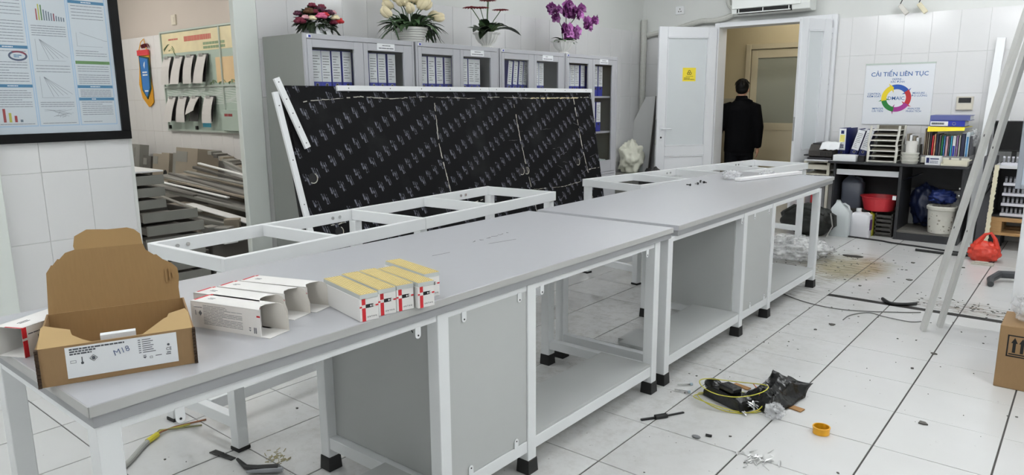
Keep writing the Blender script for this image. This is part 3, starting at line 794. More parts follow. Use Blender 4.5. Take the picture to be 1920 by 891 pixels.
H_C = 1.872
for ci, (cy, cn) in enumerate(cabs):
    W_ = 1.0
    t = thing('file_cabinet', 'tall grey steel file cabinet with two glazed doors, %s of the four' % cn, 'cabinet', (CX, cy, 0), (0, 0, 0), 'grey steel cabinets along the left wall')
    # local: front at x=0, y 0..1
    b = G().box(-CD, -.022, .012, W_ - .012, 0, .06).box(-CD, -.022, .018, W_ - .018, H_C - .02, H_C).box(-CD, -CD + .012, .018, W_ - .018, .06, H_C - .02)
    b.box(-.022, 0, 0, .02, .0, H_C).box(-.022, 0, W_ - .02, W_, 0, H_C).box(-.022, 0, .02, W_ - .02, H_C - .035, H_C).box(-.022, 0, .02, W_ - .02, 0, .06).box(-.022, 0, .02, W_ - .02, .60, .625)
    b.build('carcass', STEEL, t, bev=.002)
    for a_, b_ in ((0, .018), (W_ - .018, W_)): G().box(-CD, -.022, a_, b_, .06, H_C).build('side_panel', STEEL_SHADE, t, bev=.002)
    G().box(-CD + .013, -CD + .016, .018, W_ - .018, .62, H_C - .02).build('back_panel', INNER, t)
    for z in (1.452, 1.07, .66):
        G().box(-CD + .02, -.04, .02, W_ - .02, z - .02, z).build('shelf', STEEL, t, bev=.001)
    for di, (a, bb) in enumerate(((.022, .4985), (.5015, .978))):
        wl_, wr = (.062, .416) if di == 0 else (.541, .89)
        z0, z1, k0, k1 = .628, H_C - .038, .752, 1.782
        d = G().box(-.018, .001, a, wl_, z0, z1).box(-.018, .001, wr, bb, z0, z1).box(-.018, .001, wl_, wr, z0, k0).box(-.018, .001, wl_, wr, k1, z1).build('door', STEEL, t, bev=.0015)
        G().box(-.011, -.007, wl_ - .004, wr + .004, k0 - .004, k1 + .004).build('glass', GLASS, d)
        hy = .478 if di == 0 else .522
        G().tube([(.0, hy, 1.12), (.022, hy, 1.125), (.022, hy, 1.215), (0, hy, 1.22)], .005, 8).build('handle', CHROME, d, smooth=True)
        dr = G().box(-.018, .001, a, bb, .064, .597).build('lower_door', STEEL, t, bev=.0015)
        if ci == 3 and di == 1: G().box(.001, .0016, .70, .80, .52, .565).build('name_card', PAPER, dr)
    nc = G().box(.001, .0018, .63, .80, H_C - .082, H_C - .034).build('name_card', PAPER, t)
    g = G(); scribble(g, (.0018, 0, 0), (0, 1, 0), (0, 0, 1), .68, .76, H_C - .055, H_C - .043, 1, .005, rng, lift=.0005, words=3)
    scribble(g, (.0018, 0, 0), (0, 1, 0), (0, 0, 1), .645, .79, H_C - .075, H_C - .062, 1, .006, rng, lift=.0005, words=4); g.build('card_print', PRINT, nc)
    G().box(.0, .0012, .022, .06, H_C - .028, H_C - .008).build('maker_plate', PAPER, t)
    G().box(.0012, .002, .036, .055, H_C - .026, H_C - .011).build('maker_badge', BLUEB, t)
    # contents
    top = 1.4525
    lay = {0: ([(.05, 0), (.135, 0), (.222, 0), (.31, 0)], [(.47, 0), (.555, 0), (.64, 0), (.735, 0)]),
           1: ([(.055, 0), (.14, 0), (.235, 0), (.335, 0)], [(.535, 0), (.62, 0), (.70, 0)]),
           2: ([(.10, .12), (.19, .1), (.272, .1), (.335, .12)], [(.53, 0), (.61, 0)]),
           3: ([(.05, 0), (.135, 0), (.22, 0), (.315, 0)], [(.575, 0), (.665, 0)])}[ci]
    for wi, ls in enumerate(lay):
        for bi, (yy, ang) in enumerate(ls):
            small = ci == 2 and wi == 0
            binder('blue binder, %s from left behind the %s door of the %s cabinet' % (ordw[bi], ('left', 'right')[wi], cn),
                   (CX - .06 - rng.uniform(0, .01), cy + yy + (.06 if ang else .045), top + (.009 if ang else 0)), (-ang if ang else 0, 0, 0), w=.062 if small else (.079 if (ci + bi) % 4 else .083), seed=ci * 31 + wi * 7 + bi, group='blue binders in the grey cabinets')
    if ci == 3:
        for bi, yy in enumerate((.56, .672)):
            binder('blue binder, %s from left on the middle shelf of the farthest cabinet' % ordw[bi], (CX - .06, cy + yy, 1.0705), (0, 0, 0), w=.085, seed=200 + bi, group='blue binders in the grey cabinets')
        for k in range(5):
            o = G()
            pts = [(-.36 + .34 * i / 8, 0, .006 * sin(i * .9 + k)) for i in range(9)]
            for i in range(8):
                a, b_ = Vector(pts[i]), Vector(pts[i + 1]); o.add([(a.x, .56 + .01 * k, .662 + .022 * k + a.z * .5), (b_.x, .56 + .01 * k, .662 + .022 * k + b_.z * .5), (b_.x, .86, .662 + .022 * k + b_.z), (a.x, .86, .662 + .022 * k + a.z), (a.x, .56 + .01 * k, .674 + .022 * k + a.z * .5), (b_.x, .56 + .01 * k, .674 + .022 * k + b_.z * .5), (b_.x, .86, .674 + .022 * k + b_.z), (a.x, .86, .674 + .022 * k + a.z)], [(3, 2, 1, 0), (4, 5, 6, 7), (0, 1, 5, 4), (2, 3, 7, 6), (1, 2, 6, 5), (3, 0, 4, 7)])
            p = o.build('folded_sheet', mat('pale_teal_cloth', 'c4d2d0', .7, var=.05), None)
            p.location = (CX - .03, cy + .0, 0); tag(p, 'pale folded sheet, %s from the bottom of the pile low in the farthest cabinet' % ordw[k], 'folded sheet', 'pile of folded sheets in the farthest cabinet')

# ------------------------------------------------------------------ flower pots on the cabinets
ZC = H_C + .0005
POT = mat('white_ceramic', 'e6e6e2', .3, var=.02)
SOIL = mat('dark_moss', '2c3322', .9, var=.4, scale=40)
def closed_pot(prof, wall=.006):
    return prof + [(r - wall, z) for r, z in prof[::-1] if z > .02]
# 1: low dark bouquet in a small white box
t = thing('flower_arrangement', 'low bouquet of dark red and pink flowers in grey box on nearest cabinet', 'flowers', (-4.4, 3.165, ZC), group=None)
G().box(-.06, .06, -.075, .075, 0, .075).build('planter_box', mat('grey_planter', '9fa2a4', .5), t, bev=.003)
cd = G().box(.0, .002, -.05, .075, 0, .088); M_ = Matrix.Rotation(-.12, 4, 'Y'); M_.translation = (.075, 0, 0); cd.v = [M_ @ p for p in cd.v]
c_ = cd.build('greeting_card', PAPER, t)
g = G(); scribble(g, M_ @ Vector((.0021, 0, 0)), (0, 1, 0), M_.to_3x3() @ Vector((0, 0, 1)), -.02, .05, .02, .07, 4, .005, rng, lift=.0006, words=2); g.build('card_print', PRINTL, c_)
g = G(); r5 = random.Random(4)
for k in range(420):
    a = r5.uniform(0, 2 * pi); el = r5.uniform(-.35, 1.4); d = Vector((cos(a) * cos(el) * .6, sin(a) * cos(el), sin(el)))
    b = Vector((0, 0, .09)) + Vector((d.x * .09, d.y * .10, d.z * .07))
    g.leaf(b, d + Vector((r5.uniform(-.3, .3), r5.uniform(-.3, .3), r5.uniform(-.3, .3))), r5.uniform(.035, .085), r5.uniform(.018, .034), droop=r5.uniform(.1, .7), n=4)
g.build('foliage', LEAFD, t)
fc = {'dark': mat('maroon_petal', '6d1832', .6, var=.2, scale=50), 'pink': mat('pink_petal', 'd9688f', .6, var=.15, scale=50), 'cream': CREAM, 'red': mat('red_petal', 'c22a30', .6, var=.15, scale=50), 'rose': mat('pale_rose_petal', 'dba3ab', .6, var=.1, scale=50), 'plum': mat('plum_petal', '4c1a33', .6, var=.2, scale=50), 'brown': mat('brown_bloom', '5a3a22', .7, var=.2)}
def rose(c, r, kind, parent, seed):
    g = G(); q = random.Random(seed); c = Vector(c)
    for layer, (n, rr, el) in enumerate(((6, .62, .0), (5, .45, .7), (3, .22, 1.2))):
        for k in range(n):
            a = 2 * pi * k / n + layer * .6 + q.uniform(-.1, .1)
            d = Vector((cos(a) * cos(el), sin(a) * cos(el), sin(el)))
            Mx = d.to_track_quat('Z', 'Y').to_matrix()
            g.ell(c + d * r * rr, r * .5, r * .32, r * .42, 8, 6, Mx)
    return g.build('bloom', fc[kind], parent, smooth=True)
for k, (y, z, x, r, kd) in enumerate([(-.16, .085, .06, .042, 'dark'), (-.125, .11, .08, .03, 'rose'), (-.08, .107, .10, .031, 'cream'), (-.01, .125, .11, .042, 'pink'), (.07, .155, .09, .038, 'plum'), (.115, .125, .10, .034, 'cream'), (.155, .105, .08, .04, 'red'), (.125, .165, .05, .028, 'rose'), (-.08, .155, .06, .04, 'brown'), (.02, .17, .05, .04, 'plum'), (-.03, .20, .02, .034, 'dark'), (-.14, .14, .0, .032, 'plum'), (.06, .2, -.0, .034, 'dark'), (.1, .09, .1, .03, 'dark'), (-.045, .155, .08, .03, 'dark'), (.03, .14, .1, .03, 'red')]):
    rose((x * .8, y, z + .005), r, kd, t, k)
g = G()
for y, s in ((-.09, -1), (.09, 1)):
    for k in range(3): g.leaf((.06, y, .08), (.5, s * .3 + .1 * k, -.6), .1, .028, droop=.3, n=4)
g.build('drooping_leaf', LEAFD, t)

# 2: cream tulips in a ribbed bowl
t = thing('tulip_pot', 'cream tulips with long green leaves in ribbed white pot on second cabinet', 'flowers', (-4.4, 4.08, ZC))
prof = [(.085, 0), (.092, .005)]
for k in range(6):
    z = .01 + .018 * k; r = .094 + .008 * k; prof += [(r, z), (r + .007, z + .006), (r + .007, z + .011), (r + .001, z + .016)]
prof += [(.143, .122), (.136, .122), (.11, .05), (.0, .05)]
G().lathe(prof, 28).build('ribbed_pot', POT, t, smooth=True)
G().lathe([(.0, .09), (.125, .1), (.0, .112)], 16).build('moss', SOIL, t)
r5 = random.Random(21); stems = G(); 
spots = [(-.31, .13, .10), (-.20, .235, .0), (-.14, .27, .06), (-.09, .2, .1), (-.03, .285, -.02), (.05, .25, .06), (.02, .33, 0), (.14, .27, .02), (.2, .16, .08), (.245, .18, 0), (.27, .2, -.04), (.1, .33, -.05), (-.1, .33, -.04)]
for k, (y, z, x) in enumerate(spots):
    b = Vector((x * .3, y * .2, .1)); tip = Vector((x, y, .1 + z * .72))
    mid = (b + tip) / 2 + Vector((0, 0, .05)); stems.tube([b, mid, tip], .004, 6)
    d = (tip - mid).normalized() if k else Vector((0, -.8, .5)); 
    Mx = d.to_track_quat('Z', 'Y').to_matrix().to_4x4()
    g = G()
    for j in range(3):
        a = j * 2 * pi / 3
        g.ell(tip + d * .035 + Mx.to_3x3() @ Vector((cos(a) * .013, sin(a) * .013, 0)), .028, .028, .05, 10, 8, Mx.to_3x3() @ Matrix.Rotation(a, 3, 'Z'))
    g.build('tulip', CREAM, t, smooth=True)
stems.build('stem', LEAFG, t)
for k in range(64):
    a = r5.uniform(0, 2 * pi); out = r5.uniform(.2, 1.0)
    d = Vector((cos(a) * .6, sin(a), r5.uniform(.4, 1.8)))
    G().leaf((cos(a) * .04, sin(a) * .05, .1), d, r5.uniform(.2, .34), r5.uniform(.045, .065), droop=r5.uniform(.3, 1.0), n=7).build('leaf', LEAFG if k % 3 else LEAFD, t, smooth=True)
for k in range(12):
    a = r5.uniform(-.5, .5); G().leaf((.02, .2 + r5.uniform(-.02, .02), .17), (r5.uniform(-.5, .5), r5.uniform(-.2, .9), r5.uniform(-1.2, .1)), r5.uniform(.1, .16), .018, droop=.3, n=6).build('leaf', LEAFD, t, smooth=True)
for k in range(4):
    G().leaf((.08, -.27, .15), [(0, -1, .05), (.2, .35, -1), (.1, .7, -.4), (0, .9, .1)][k], (.12, .17, .12, .1)[k], .03, droop=.15, n=6).build('leaf', LEAFG, t, smooth=True)
stem2 = G().tube([(.03, -.04, .1), (.08, -.16, .17), (.09, -.27, .15), (.1, -.32, .18)], .005, 6).build('stem', LEAFG, t)

# fluted pots
def fluted(t, top=.115, h=.145):
    G().lathe([(.055, 0), (.062, .006), (.058, .02), (.04, .03), (.044, .042), (.07, .062), (.09, .095), (.098, .125), (top, h - .008), (top + .003, h), (top - .008, h), (.088, .11), (.0, .1)], 48, flute=.11, nf=16).build('fluted_pot', POT, t, smooth=True)
    G().lathe([(0, h - .04), (.085, h - .03), (0, h - .015)], 14).build('moss', SOIL, t)
t = thing('gerbera_pot', 'dark red gerberas with broad leaves in fluted white pot on third cabinet', 'flowers', (-4.4, 5.01, ZC))
fluted(t)
GL = mat('gerbera_leaf', '55693f', .5, var=.25, scale=20); GR = mat('gerbera_petal', '8c1626', .6, var=.2, scale=40)
for k in range(26):
    a = r5.uniform(0, 2 * pi); G().leaf((cos(a) * .03, sin(a) * .03, .13), (cos(a) * .6, sin(a) * .6, r5.uniform(.5, 1.5)), r5.uniform(.13, .22), .065, droop=.35, n=6).build('leaf', GL if k % 2 else LEAFG, t, smooth=True)
for d, L, w in (((.3, -1, .55), .36, .11), ((.5, -1, .3), .30, .09), ((.3, -.7, 1.1), .33, .075), ((.3, 1, .6), .42, .11), ((.5, .6, .8), .28, .09), ((.1, .8, 1.0), .32, .07), ((.5, -.9, .5), .28, .09), ((.6, -.2, .8), .26, .09), ((.6, .3, .9), .26, .08)):
    G().leaf((.02, 0, .135), d, L, w, droop=.5, n=8).build('leaf', LEAFD, t, smooth=True)
for k, (y, z, x) in enumerate(((-.25, .335, .05), (-.1, .345, .02), (.02, .42, 0), (.14, .345, .05), (.07, .44, -.03))):
    G().tube([(0, y * .1, .12), (x * .5, y * .5, .12 + (z - .12) * .6), (x, y, z)], .004, 6).build('stem', LEAFG, t)
    g = G()
    for j in range(16):
        a = j * 2 * pi / 16; g.leaf((x, y, z), (cos(a), sin(a), .35 - .1 * (k == 0)), .085, .026, droop=.25, n=3)
    g.ell((x, y, z + .008), .018, .018, .01, 10, 6)
    g.build('gerbera', GR, t, smooth=True)
t = thing('orchid_pot', 'purple orchids on arching stems in fluted white pot on farthest cabinet', 'flowers', (-4.4, 6.21, ZC))
fluted(t, .118, .14)
OP = mat('orchid_petal', '63205f', .55, var=.3, scale=25); OP2 = mat('orchid_pale_petal', 'a660a2', .55, var=.25, scale=25)
for k in range(9):
    a = k * .7; G().leaf((0, 0, .135), (cos(a) * .5 + .2, sin(a), .35), .17, .05, droop=.45, n=6).build('leaf', LEAFD if k % 2 else LEAFG, t, smooth=True)
def orchid(c, r, m, seed):
    q = random.Random(seed); c = Vector(c); g = G(); ax = Vector((1, q.uniform(-.4, .4), q.uniform(-.2, .3))).normalized(); u = ax.cross(Vector((0, 0, 1))).normalized(); v = u.cross(ax)
    for j, (a, L, w) in enumerate(((pi / 2, 1, .7), (pi / 2 + 2.1, 1, .7), (pi / 2 - 2.1, 1, .7), (.25, 1.05, 1.0), (pi - .25, 1.05, 1.0))):
        d = u * cos(a) + v * sin(a) + ax * .3; g.leaf(c, d, r * L, r * w, droop=.1, side=d.cross(ax), n=4)
    g.ell(c + ax * r * .25, r * .22, r * .22, r * .22, 8, 6)
    g.build('orchid_bloom', m, t, smooth=True)
for pts in ([(0, 0, .12), (.02, -.06, .28), (.03, -.15, .36), (.02, -.27, .40)], [(0, 0, .12), (.02, .02, .3), (.02, .03, .5)], [(0, .02, .12), (.02, .08, .3), (.02, .2, .4), (.03, .4, .41), (.03, .56, .36)], [(0, .02, .12), (.04, .06, .24), (.05, .05, .3)]):
    G().tube(pts, .0045, 6).build('stem', LEAFG, t)
kk = 0
for cl, n, sp in (((.04, -.24, .40), 9, .075), ((.04, .02, .47), 10, .085), ((.04, .15, .42), 10, .09), ((.05, -.03, .23), 7, .06), ((.05, .13, .22), 6, .055), ((.05, .33, .335), 6, .05), ((.04, .52, .37), 3, .035)):
    for j in range(n):
        orchid((cl[0] + r5.uniform(-.3, .5) * sp, cl[1] + r5.uniform(-1, 1) * sp, cl[2] + r5.uniform(-.8, .8) * sp), r5.uniform(.055, .075), OP if (kk + j) % 3 else OP2, kk * 10 + j)
    kk += 1

for o in list(bpy.data.objects):
    if o.get('category') == 'flowers':
        for c in o.children:
            for v in c.data.vertices:
                if v.co.z < .003 and 'pot' not in c.name and 'box' not in c.name: v.co.z = .003 + .0005 * (v.index % 3)
# ------------------------------------------------------------------ black worktop boards leaning on the cabinets
def board_mat():
    m = bpy.data.materials.new('black_phenolic_board'); m.use_nodes = True
    nt = m.node_tree; b = nt.nodes['Principled BSDF']; L = nt.links.new
    tc = nt.nodes.new('ShaderNodeTexCoord'); mp = nt.nodes.new('ShaderNodeMapping'); L(tc.outputs['Object'], mp.inputs[0])
    mp.inputs['Rotation'].default_value = (R(-26), 0, 0)
    sx = nt.nodes.new('ShaderNodeSeparateXYZ'); L(mp.outputs[0], sx.inputs[0])
    def mth(op, a, c=None, d=None):
        n = nt.nodes.new('ShaderNodeMath'); n.operation = op
        for k, x in enumerate((a, c, d)):
            if x is None: continue
            if hasattr(x, 'node'): L(x, n.inputs[k])
            else: n.inputs[k].default_value = x
        return n.outputs[0]
    s, t_ = sx.outputs['Y'], sx.outputs['Z']
    row = mth('FLOOR', mth('DIVIDE', t_, .18)); s2 = mth('ADD', s, mth('MULTIPLY', row, .043))
    cs = mth('SUBTRACT', mth('FRACT', mth('DIVIDE', s2, .083)), .5); ct = mth('SUBTRACT', mth('FRACT', mth('DIVIDE', t_, .18)), .5)
    a0_ = mth('MULTIPLY', cs, .083); b0_ = mth('MULTIPLY', ct, .18)     # metres in the cell
    a_ = mth('SUBTRACT', mth('MULTIPLY', a0_, cos(R(26))), mth('MULTIPLY', b0_, sin(R(26)))); b_ = mth('ADD', mth('MULTIPLY', a0_, sin(R(26))), mth('MULTIPLY', b0_, cos(R(26))))
    sk = mth('ADD', a_, mth('MULTIPLY', b_, .3))                         # slanted strokes
    def bar(x, w): return mth('LESS_THAN', mth('ABSOLUTE', mth('SUBTRACT', sk, x)), w)
    def lim(lo, hi): return mth('MULTIPLY', mth('GREATER_THAN', b_, lo), mth('LESS_THAN', b_, hi))
    k1 = mth('MULTIPLY', bar(-.010, .0065), lim(-.010, .038)); k2 = mth('MULTIPLY', bar(.008, .0065), lim(-.038, .012)); k3 = mth('MULTIPLY', bar(.024, .0022), lim(-.034, .03)); k4 = mth('MULTIPLY', bar(.008, .002), lim(.012, .036))
    mk = mth('MAXIMUM', mth('MAXIMUM', k1, k2), mth('MAXIMUM', k3, k4))
    n = nt.nodes.new('ShaderNodeTexNoise'); n.inputs['Scale'].default_value = 45; L(tc.outputs['Object'], n.inputs['Vector'])
    wear = nt.nodes.new('ShaderNodeMapRange'); wear.inputs[1].default_value = .35; wear.inputs[2].default_value = .6; L(n.outputs['Fac'], wear.inputs[0])
    n2 = nt.nodes.new('ShaderNodeTexNoise'); n2.inputs['Scale'].default_value = 2.5; n2.inputs['Detail'].default_value = 6; L(tc.outputs['Object'], n2.inputs['Vector'])
    cl = nt.nodes.new('ShaderNodeMapRange'); cl.inputs[1].default_value = .55; cl.inputs[2].default_value = .8; L(n2.outputs['Fac'], cl.inputs[0])
    x0 = nt.nodes.new('ShaderNodeMix'); x0.data_type = 'RGBA'; L(cl.outputs[0], x0.inputs[0]); x0.inputs[6].default_value = (*srgb('111113'), 1); x0.inputs[7].default_value = (*srgb('262627'), 1)
    x1 = nt.nodes.new('ShaderNodeMix'); x1.data_type = 'RGBA'; L(mth('MULTIPLY', mth('MULTIPLY', mk, wear.outputs[0]), .8), x1.inputs[0]); L(x0.outputs[2], x1.inputs[6]); x1.inputs[7].default_value = (*srgb('80828e'), 1)
    L(x1.outputs[2], b.inputs['Base Color']); b.inputs['Roughness'].default_value = .6; b.inputs['Specular IOR Level'].default_value = .1
    return m
BM_ = board_mat()
t = thing('black_worktop', 'big black worktop board printed with grey marks, leaning against the file cabinets', 'worktop', (-3.85, 2.695, 0), (0, -.172, 0))
G().box(-.022, 0, 0, 3.60, 0, 1.545).build('board', BM_, t, bev=.002)
G().box(-.05, -.024, -.02, 3.58, 0.004, 1.535).build('back_board', BLACKM, t)
GLUE = mat('dried_glue', 'b9b6aa', .8, var=.15, scale=30)
def glue(pts, w, name='glue_line', m=GLUE, seed=1):
    q = random.Random(seed); g = G(); out = []
    for (a, b) in zip(pts[:-1], pts[1:]):
        n = max(2, int((Vector(b) - Vector(a)).length / .03))
        for i in range(n): out.append(Vector(a).lerp(Vector(b), i / n))
    out.append(Vector(pts[-1]))
    for i in range(len(out) - 1):
        if q.random() < .2: continue
        p, r = out[i], out[i + 1]; d = (r - p).normalized(); nn = Vector((-d.y, d.x)); w0 = w * q.uniform(.15, .85); p = p + nn * q.uniform(-.004, .004)
        g.prism([(p.x - nn.x * w0, p.y - nn.y * w0), (r.x - nn.x * w0, r.y - nn.y * w0), (r.x + nn.x * w0, r.y + nn.y * w0), (p.x + nn.x * w0, p.y + nn.y * w0)], (0, 0, 0), (0, 1, 0), (0, 0, 1), 0, .0018)
    g.build(name, m, t)
glue([(.12, 1.44), (.6, 1.47), (.9, 1.455), (1.2, 1.47), (1.75, 1.455), (2.1, 1.465), (2.6, 1.455), (3.55, 1.46)], .004, seed=2)
glue([(2.55, 1.455), (3.35, 1.455)], .009, m=mat('pale_wood_lipping', 'd7c89c', .7), name='wood_lipping')
glue([(1.33, 1.42), (1.31, 1.1), (1.35, .8), (1.38, .6)], .006, seed=3)
glue([(2.32, 1.4), (2.34, 1.1), (2.38, .8), (2.44, .4), (2.46, .2)], .006, seed=4)
glue([(3.27, 1.45), (3.31, 1.0), (3.36, .7), (3.4, .3)], .008, seed=5)
glue([(1.42, .58), (1.7, .6), (2.0, .64), (2.2, .65)], .005, seed=6)
glue([(.18, .60), (.52, .62)], .009, seed=7)
glue([(3.38, .73), (3.58, .735)], .007, seed=8)
glue([(.72, .65), (1.0, .66)], .002, seed=9); glue([(2.35, .62), (2.9, .6), (3.2, .62)], .004, seed=10)
r6 = random.Random(77)
for k in range(26):
    y, z = r6.uniform(2.2, 3.5), r6.uniform(.45, 1.2); a = r6.uniform(0, pi)
    glue([(y, z), (y + .12 * cos(a), z + .04 * sin(a))], .0012, name='scratch', m=mat('scuff', '77777a', .8), seed=k)
for (y, z) in ((.10, .93), (.24, .55), (2.3, .80), (2.37, .80), (3.2, .82), (1.62, .56)):
    h_ = G().tube([(.0, y, z), (.0012, y, z)], .034, 18).build('sink_hole', BLACKM, t)
    g = G().tube([(.0014, y + .034 * cos(a), z + .034 * sin(a)) for a in [-2.2 + i * 3.2 / 12 for i in range(13)]], .0032, 5)
    g.build('hole_rim', GLUE, h_)
def strip(a, b, w, x=.0):
    g = G(); a, b = Vector(a), Vector(b); d = (b - a); L_ = d.length; d.normalize()
    o = g.slab((x, a.x, a.y), (0, d.x, d.y), (0, -d.y, d.x), 0, L_, -w / 2, w / 2, .0005, .02).build('edge_strip', WHITE, t, bev=.001)
    for q in (.06, .3, .5, .7, .93):
        G().tube([(x + .02, (a + d * L_ * q).x, (a + d * L_ * q).y), (x + .0212, (a + d * L_ * q).x, (a + d * L_ * q).y)], .004, 8).build('screw_hole', BLACK, o)
strip((.40, 1.527), (1.985, 1.527), .037); strip((1.988, 1.527), (3.60, 1.525), .037)
strip((-.075, 1.585), (.075, 1.13), .042, .022); strip((-.085, 1.50), (.06, .03), .04)
# ------------------------------------------------------------------ framed science poster on the left wall
PX = -4.750
t = thing('framed_poster', 'large black framed scientific poster behind glass on the left wall', 'poster', (PX, 1.6, 1.19))
Y0, Y1, Z0, Z1 = 1.212, 1.968, 1.196, 2.30
fb = G().box(PX, PX + .03, Y0, Y1, Z0, Z0 + .052).box(PX, PX + .03, Y0, Y1, Z1 - .052, Z1).box(PX, PX + .03, Y0, Y0 + .05, Z0 + .052, Z1 - .052).box(PX, PX + .03, Y1 - .05, Y1, Z0 + .052, Z1 - .052)
fb.build('frame', mat('black_frame', '060607', .5, spec=.2), t, world=True, bev=.002)
sh = G().box(PX + .002, PX + .008, Y0 + .05, Y1 - .05, Z0 + .052, Z1 - .052).build('poster_sheet', mat('poster_paper', 'dee1e7', .5), t, world=True)
G().box(PX + .014, PX + .016, Y0 + .05, Y1 - .05, Z0 + .052, Z1 - .052).build('glass', PGLASS, t, world=True)
PY, PZ = (0, 1, 0), (0, 0, 1); PO = Vector((PX + .008, 0, 0))
PBLUE = mat('poster_blue', '3d7ea6', .6); PCOL = mat('poster_column', 'e0e0e2', .6); PEDGE = mat('poster_pale_blue', 'bcd0e4', .6); PGRN = mat('poster_green', '5f8a47', .6)
cols = [(1.27, 1.463), (1.48, 1.68), (1.697, 1.893)]
g = G(); ge = G()
for a, b in cols:
    ge.slab(PO, PY, PZ, a - .006, b + .006, 1.288, 2.24, 0, .0006); g.slab(PO, PY, PZ, a, b, 1.295, 2.24, 0, .001)
ge.build('column_border', PEDGE, sh, world=True); g.build('column', PCOL, sh, world=True)
PO2 = PO + Vector((.001, 0, 0))
hb = G()
heads = [(0, 1.722), (0, 1.508), (2, 1.507), (2, 1.434), (2, 1.995), (1, 2.05)]
for c, z in heads: hb.slab(PO2, PY, PZ, cols[c][0], cols[c][1], z, z + .017, 0, .0006)
hb.build('heading_bar', PBLUE, sh, world=True)
G().slab(PO2, PY, PZ, cols[2][0] + .004, cols[2][1] - .002, 1.648, 1.666, 0, .0006).build('green_bar', PGRN, sh, world=True)
q = random.Random(31); g = G(); gw = G()
for c, z in heads: scribble(gw, PO2 + Vector((.0006, 0, 0)), PY, PZ, cols[c][0] + .07, cols[c][1] - .07, z + .004, z + .013, 1, .006, q, lift=.0004, words=3)
gw.build('heading_print', PAPER, sh, world=True)
blocks = [(0, 1.75, 1.88, 8), (0, 1.9, 2.2, 16), (0, 1.535, 1.655, 8), (0, 1.70, 1.715, 1), (0, 1.395, 1.497, 8), (0, 1.298, 1.31, 1), (1, 1.795, 1.86, 5), (1, 1.59, 1.64, 3), (1, 1.395, 1.43, 3), (1, 1.30, 1.31, 1), (2, 1.90, 1.99, 5), (2, 1.69, 1.73, 3), (2, 1.60, 1.64, 3), (2, 1.53, 1.59, 5), (2, 1.455, 1.50, 5), (2, 1.345, 1.43, 7), (2, 1.305, 1.312, 1)]
for c, a, b, n in blocks: scribble(g, PO2, PY, PZ, cols[c][0] + .012, cols[c][1] - .01, a, b, n, .0034, q, lift=.0005, words=7)
for c, a, b in ((1, 1.66, 1.78), (1, 1.45, 1.57), (2, 1.75, 1.83)):
    y = cols[c][0] + .025; g.slab(PO2, PY, PZ, y, y + .0012, a, b, 0, .0005); g.slab(PO2, PY, PZ, y, cols[c][1] - .03, a, a + .0012, 0, .0005)
    for k in range(5):
        if c == 1: g.beam(PO2 + Vector((.0003, y + .02, b)), PO2 + Vector((.0003, y + .06 + k * .025, a + .006 + .004 * k)), .0016, .0006, (1, 0, 0))
        else: g.beam(PO2 + Vector((.0003, y + .02 + .03 * k, b - .01 * k)), PO2 + Vector((.0003, y + .05 + .03 * k, b - .012 - .008 * k)), .0016, .0006, (1, 0, 0))
for k in range(14): g.beam(PO2 + Vector((.0003, 1.50 + q.uniform(0, .1), 1.33 + q.uniform(0, .055))), PO2 + Vector((.0003, 1.57 + q.uniform(0, .09), 1.33 + q.uniform(0, .055))), .0012, .0006, (1, 0, 0))
g.build('printed_text', mat('poster_ink', '8a8c93', .8), sh, world=True)
bars = {'a93232': [], 'c8c14a': [], '4f7f3f': [], '6f7a86': [], '8b2f45': []}
for k, (h, cc) in enumerate(((.062, 'a93232'), (.088, 'c8c14a'), (.085, '4f7f3f'), (.06, '6f7a86'), (.054, '6f7a86'), (.05, '6f7a86'), (.043, '6f7a86'), (.042, '8b2f45'), (.03, '6f7a86'), (.026, '6f7a86'), (.024, '6f7a86'), (.022, '6f7a86'))): bars[cc].append((1.525 + .0125 * k, 1.885, h, .006))
for k, (h, cc) in enumerate(((.075, 'a93232'), (.052, 'c8c14a'), (.036, 'a93232'), (.014, '6f7a86'))): bars[cc].append((1.30 + .027 * k, 1.315, h, .013))
for k, (h, cc) in enumerate(bars.items()):
    g = G()
    for (y, z, hh, w) in cc: g.slab(PO2, PY, PZ, y, y + w, z, z + hh, 0, .0006)
    if cc: g.build('chart_bar', mat('chart_' + h, h, .6), sh, world=True)
g = G().slab(PO2, PY, PZ, 1.30 + .07, 1.46, 1.665 - .0, 1.668, 0, .0001)
ring_ = lambda rx, rz, w, a0, a1: [(1.41 + rx * cos(a0 + (a1 - a0) * i / 14), 1.672 + .01 + rz * sin(a0 + (a1 - a0) * i / 14)) for i in range(15)] + [(1.41 + (rx - w) * cos(a1 - (a1 - a0) * i / 14), 1.682 + (rz - w) * sin(a1 - (a1 - a0) * i / 14)) for i in range(15)]
G().prism(ring_(.047, .028, .01, .3, 2.2), PO2, PY, PZ, 0, .0006).build('logo_ring', mat('chart_8b2f45', '8b2f45'), sh, world=True)
G().prism(ring_(.047, .028, .01, 2.2, 6.58), PO2, PY, PZ, 0, .0006).build('logo_ring', mat('logo_slate', '4a5470', .6), sh, world=True)
gl = G(); scribble(gl, PO2, PY, PZ, 1.39, 1.43, 1.672, 1.69, 2, .005, q, lift=.0006, words=2); gl.build('logo_print', PBLUE, sh, world=True)

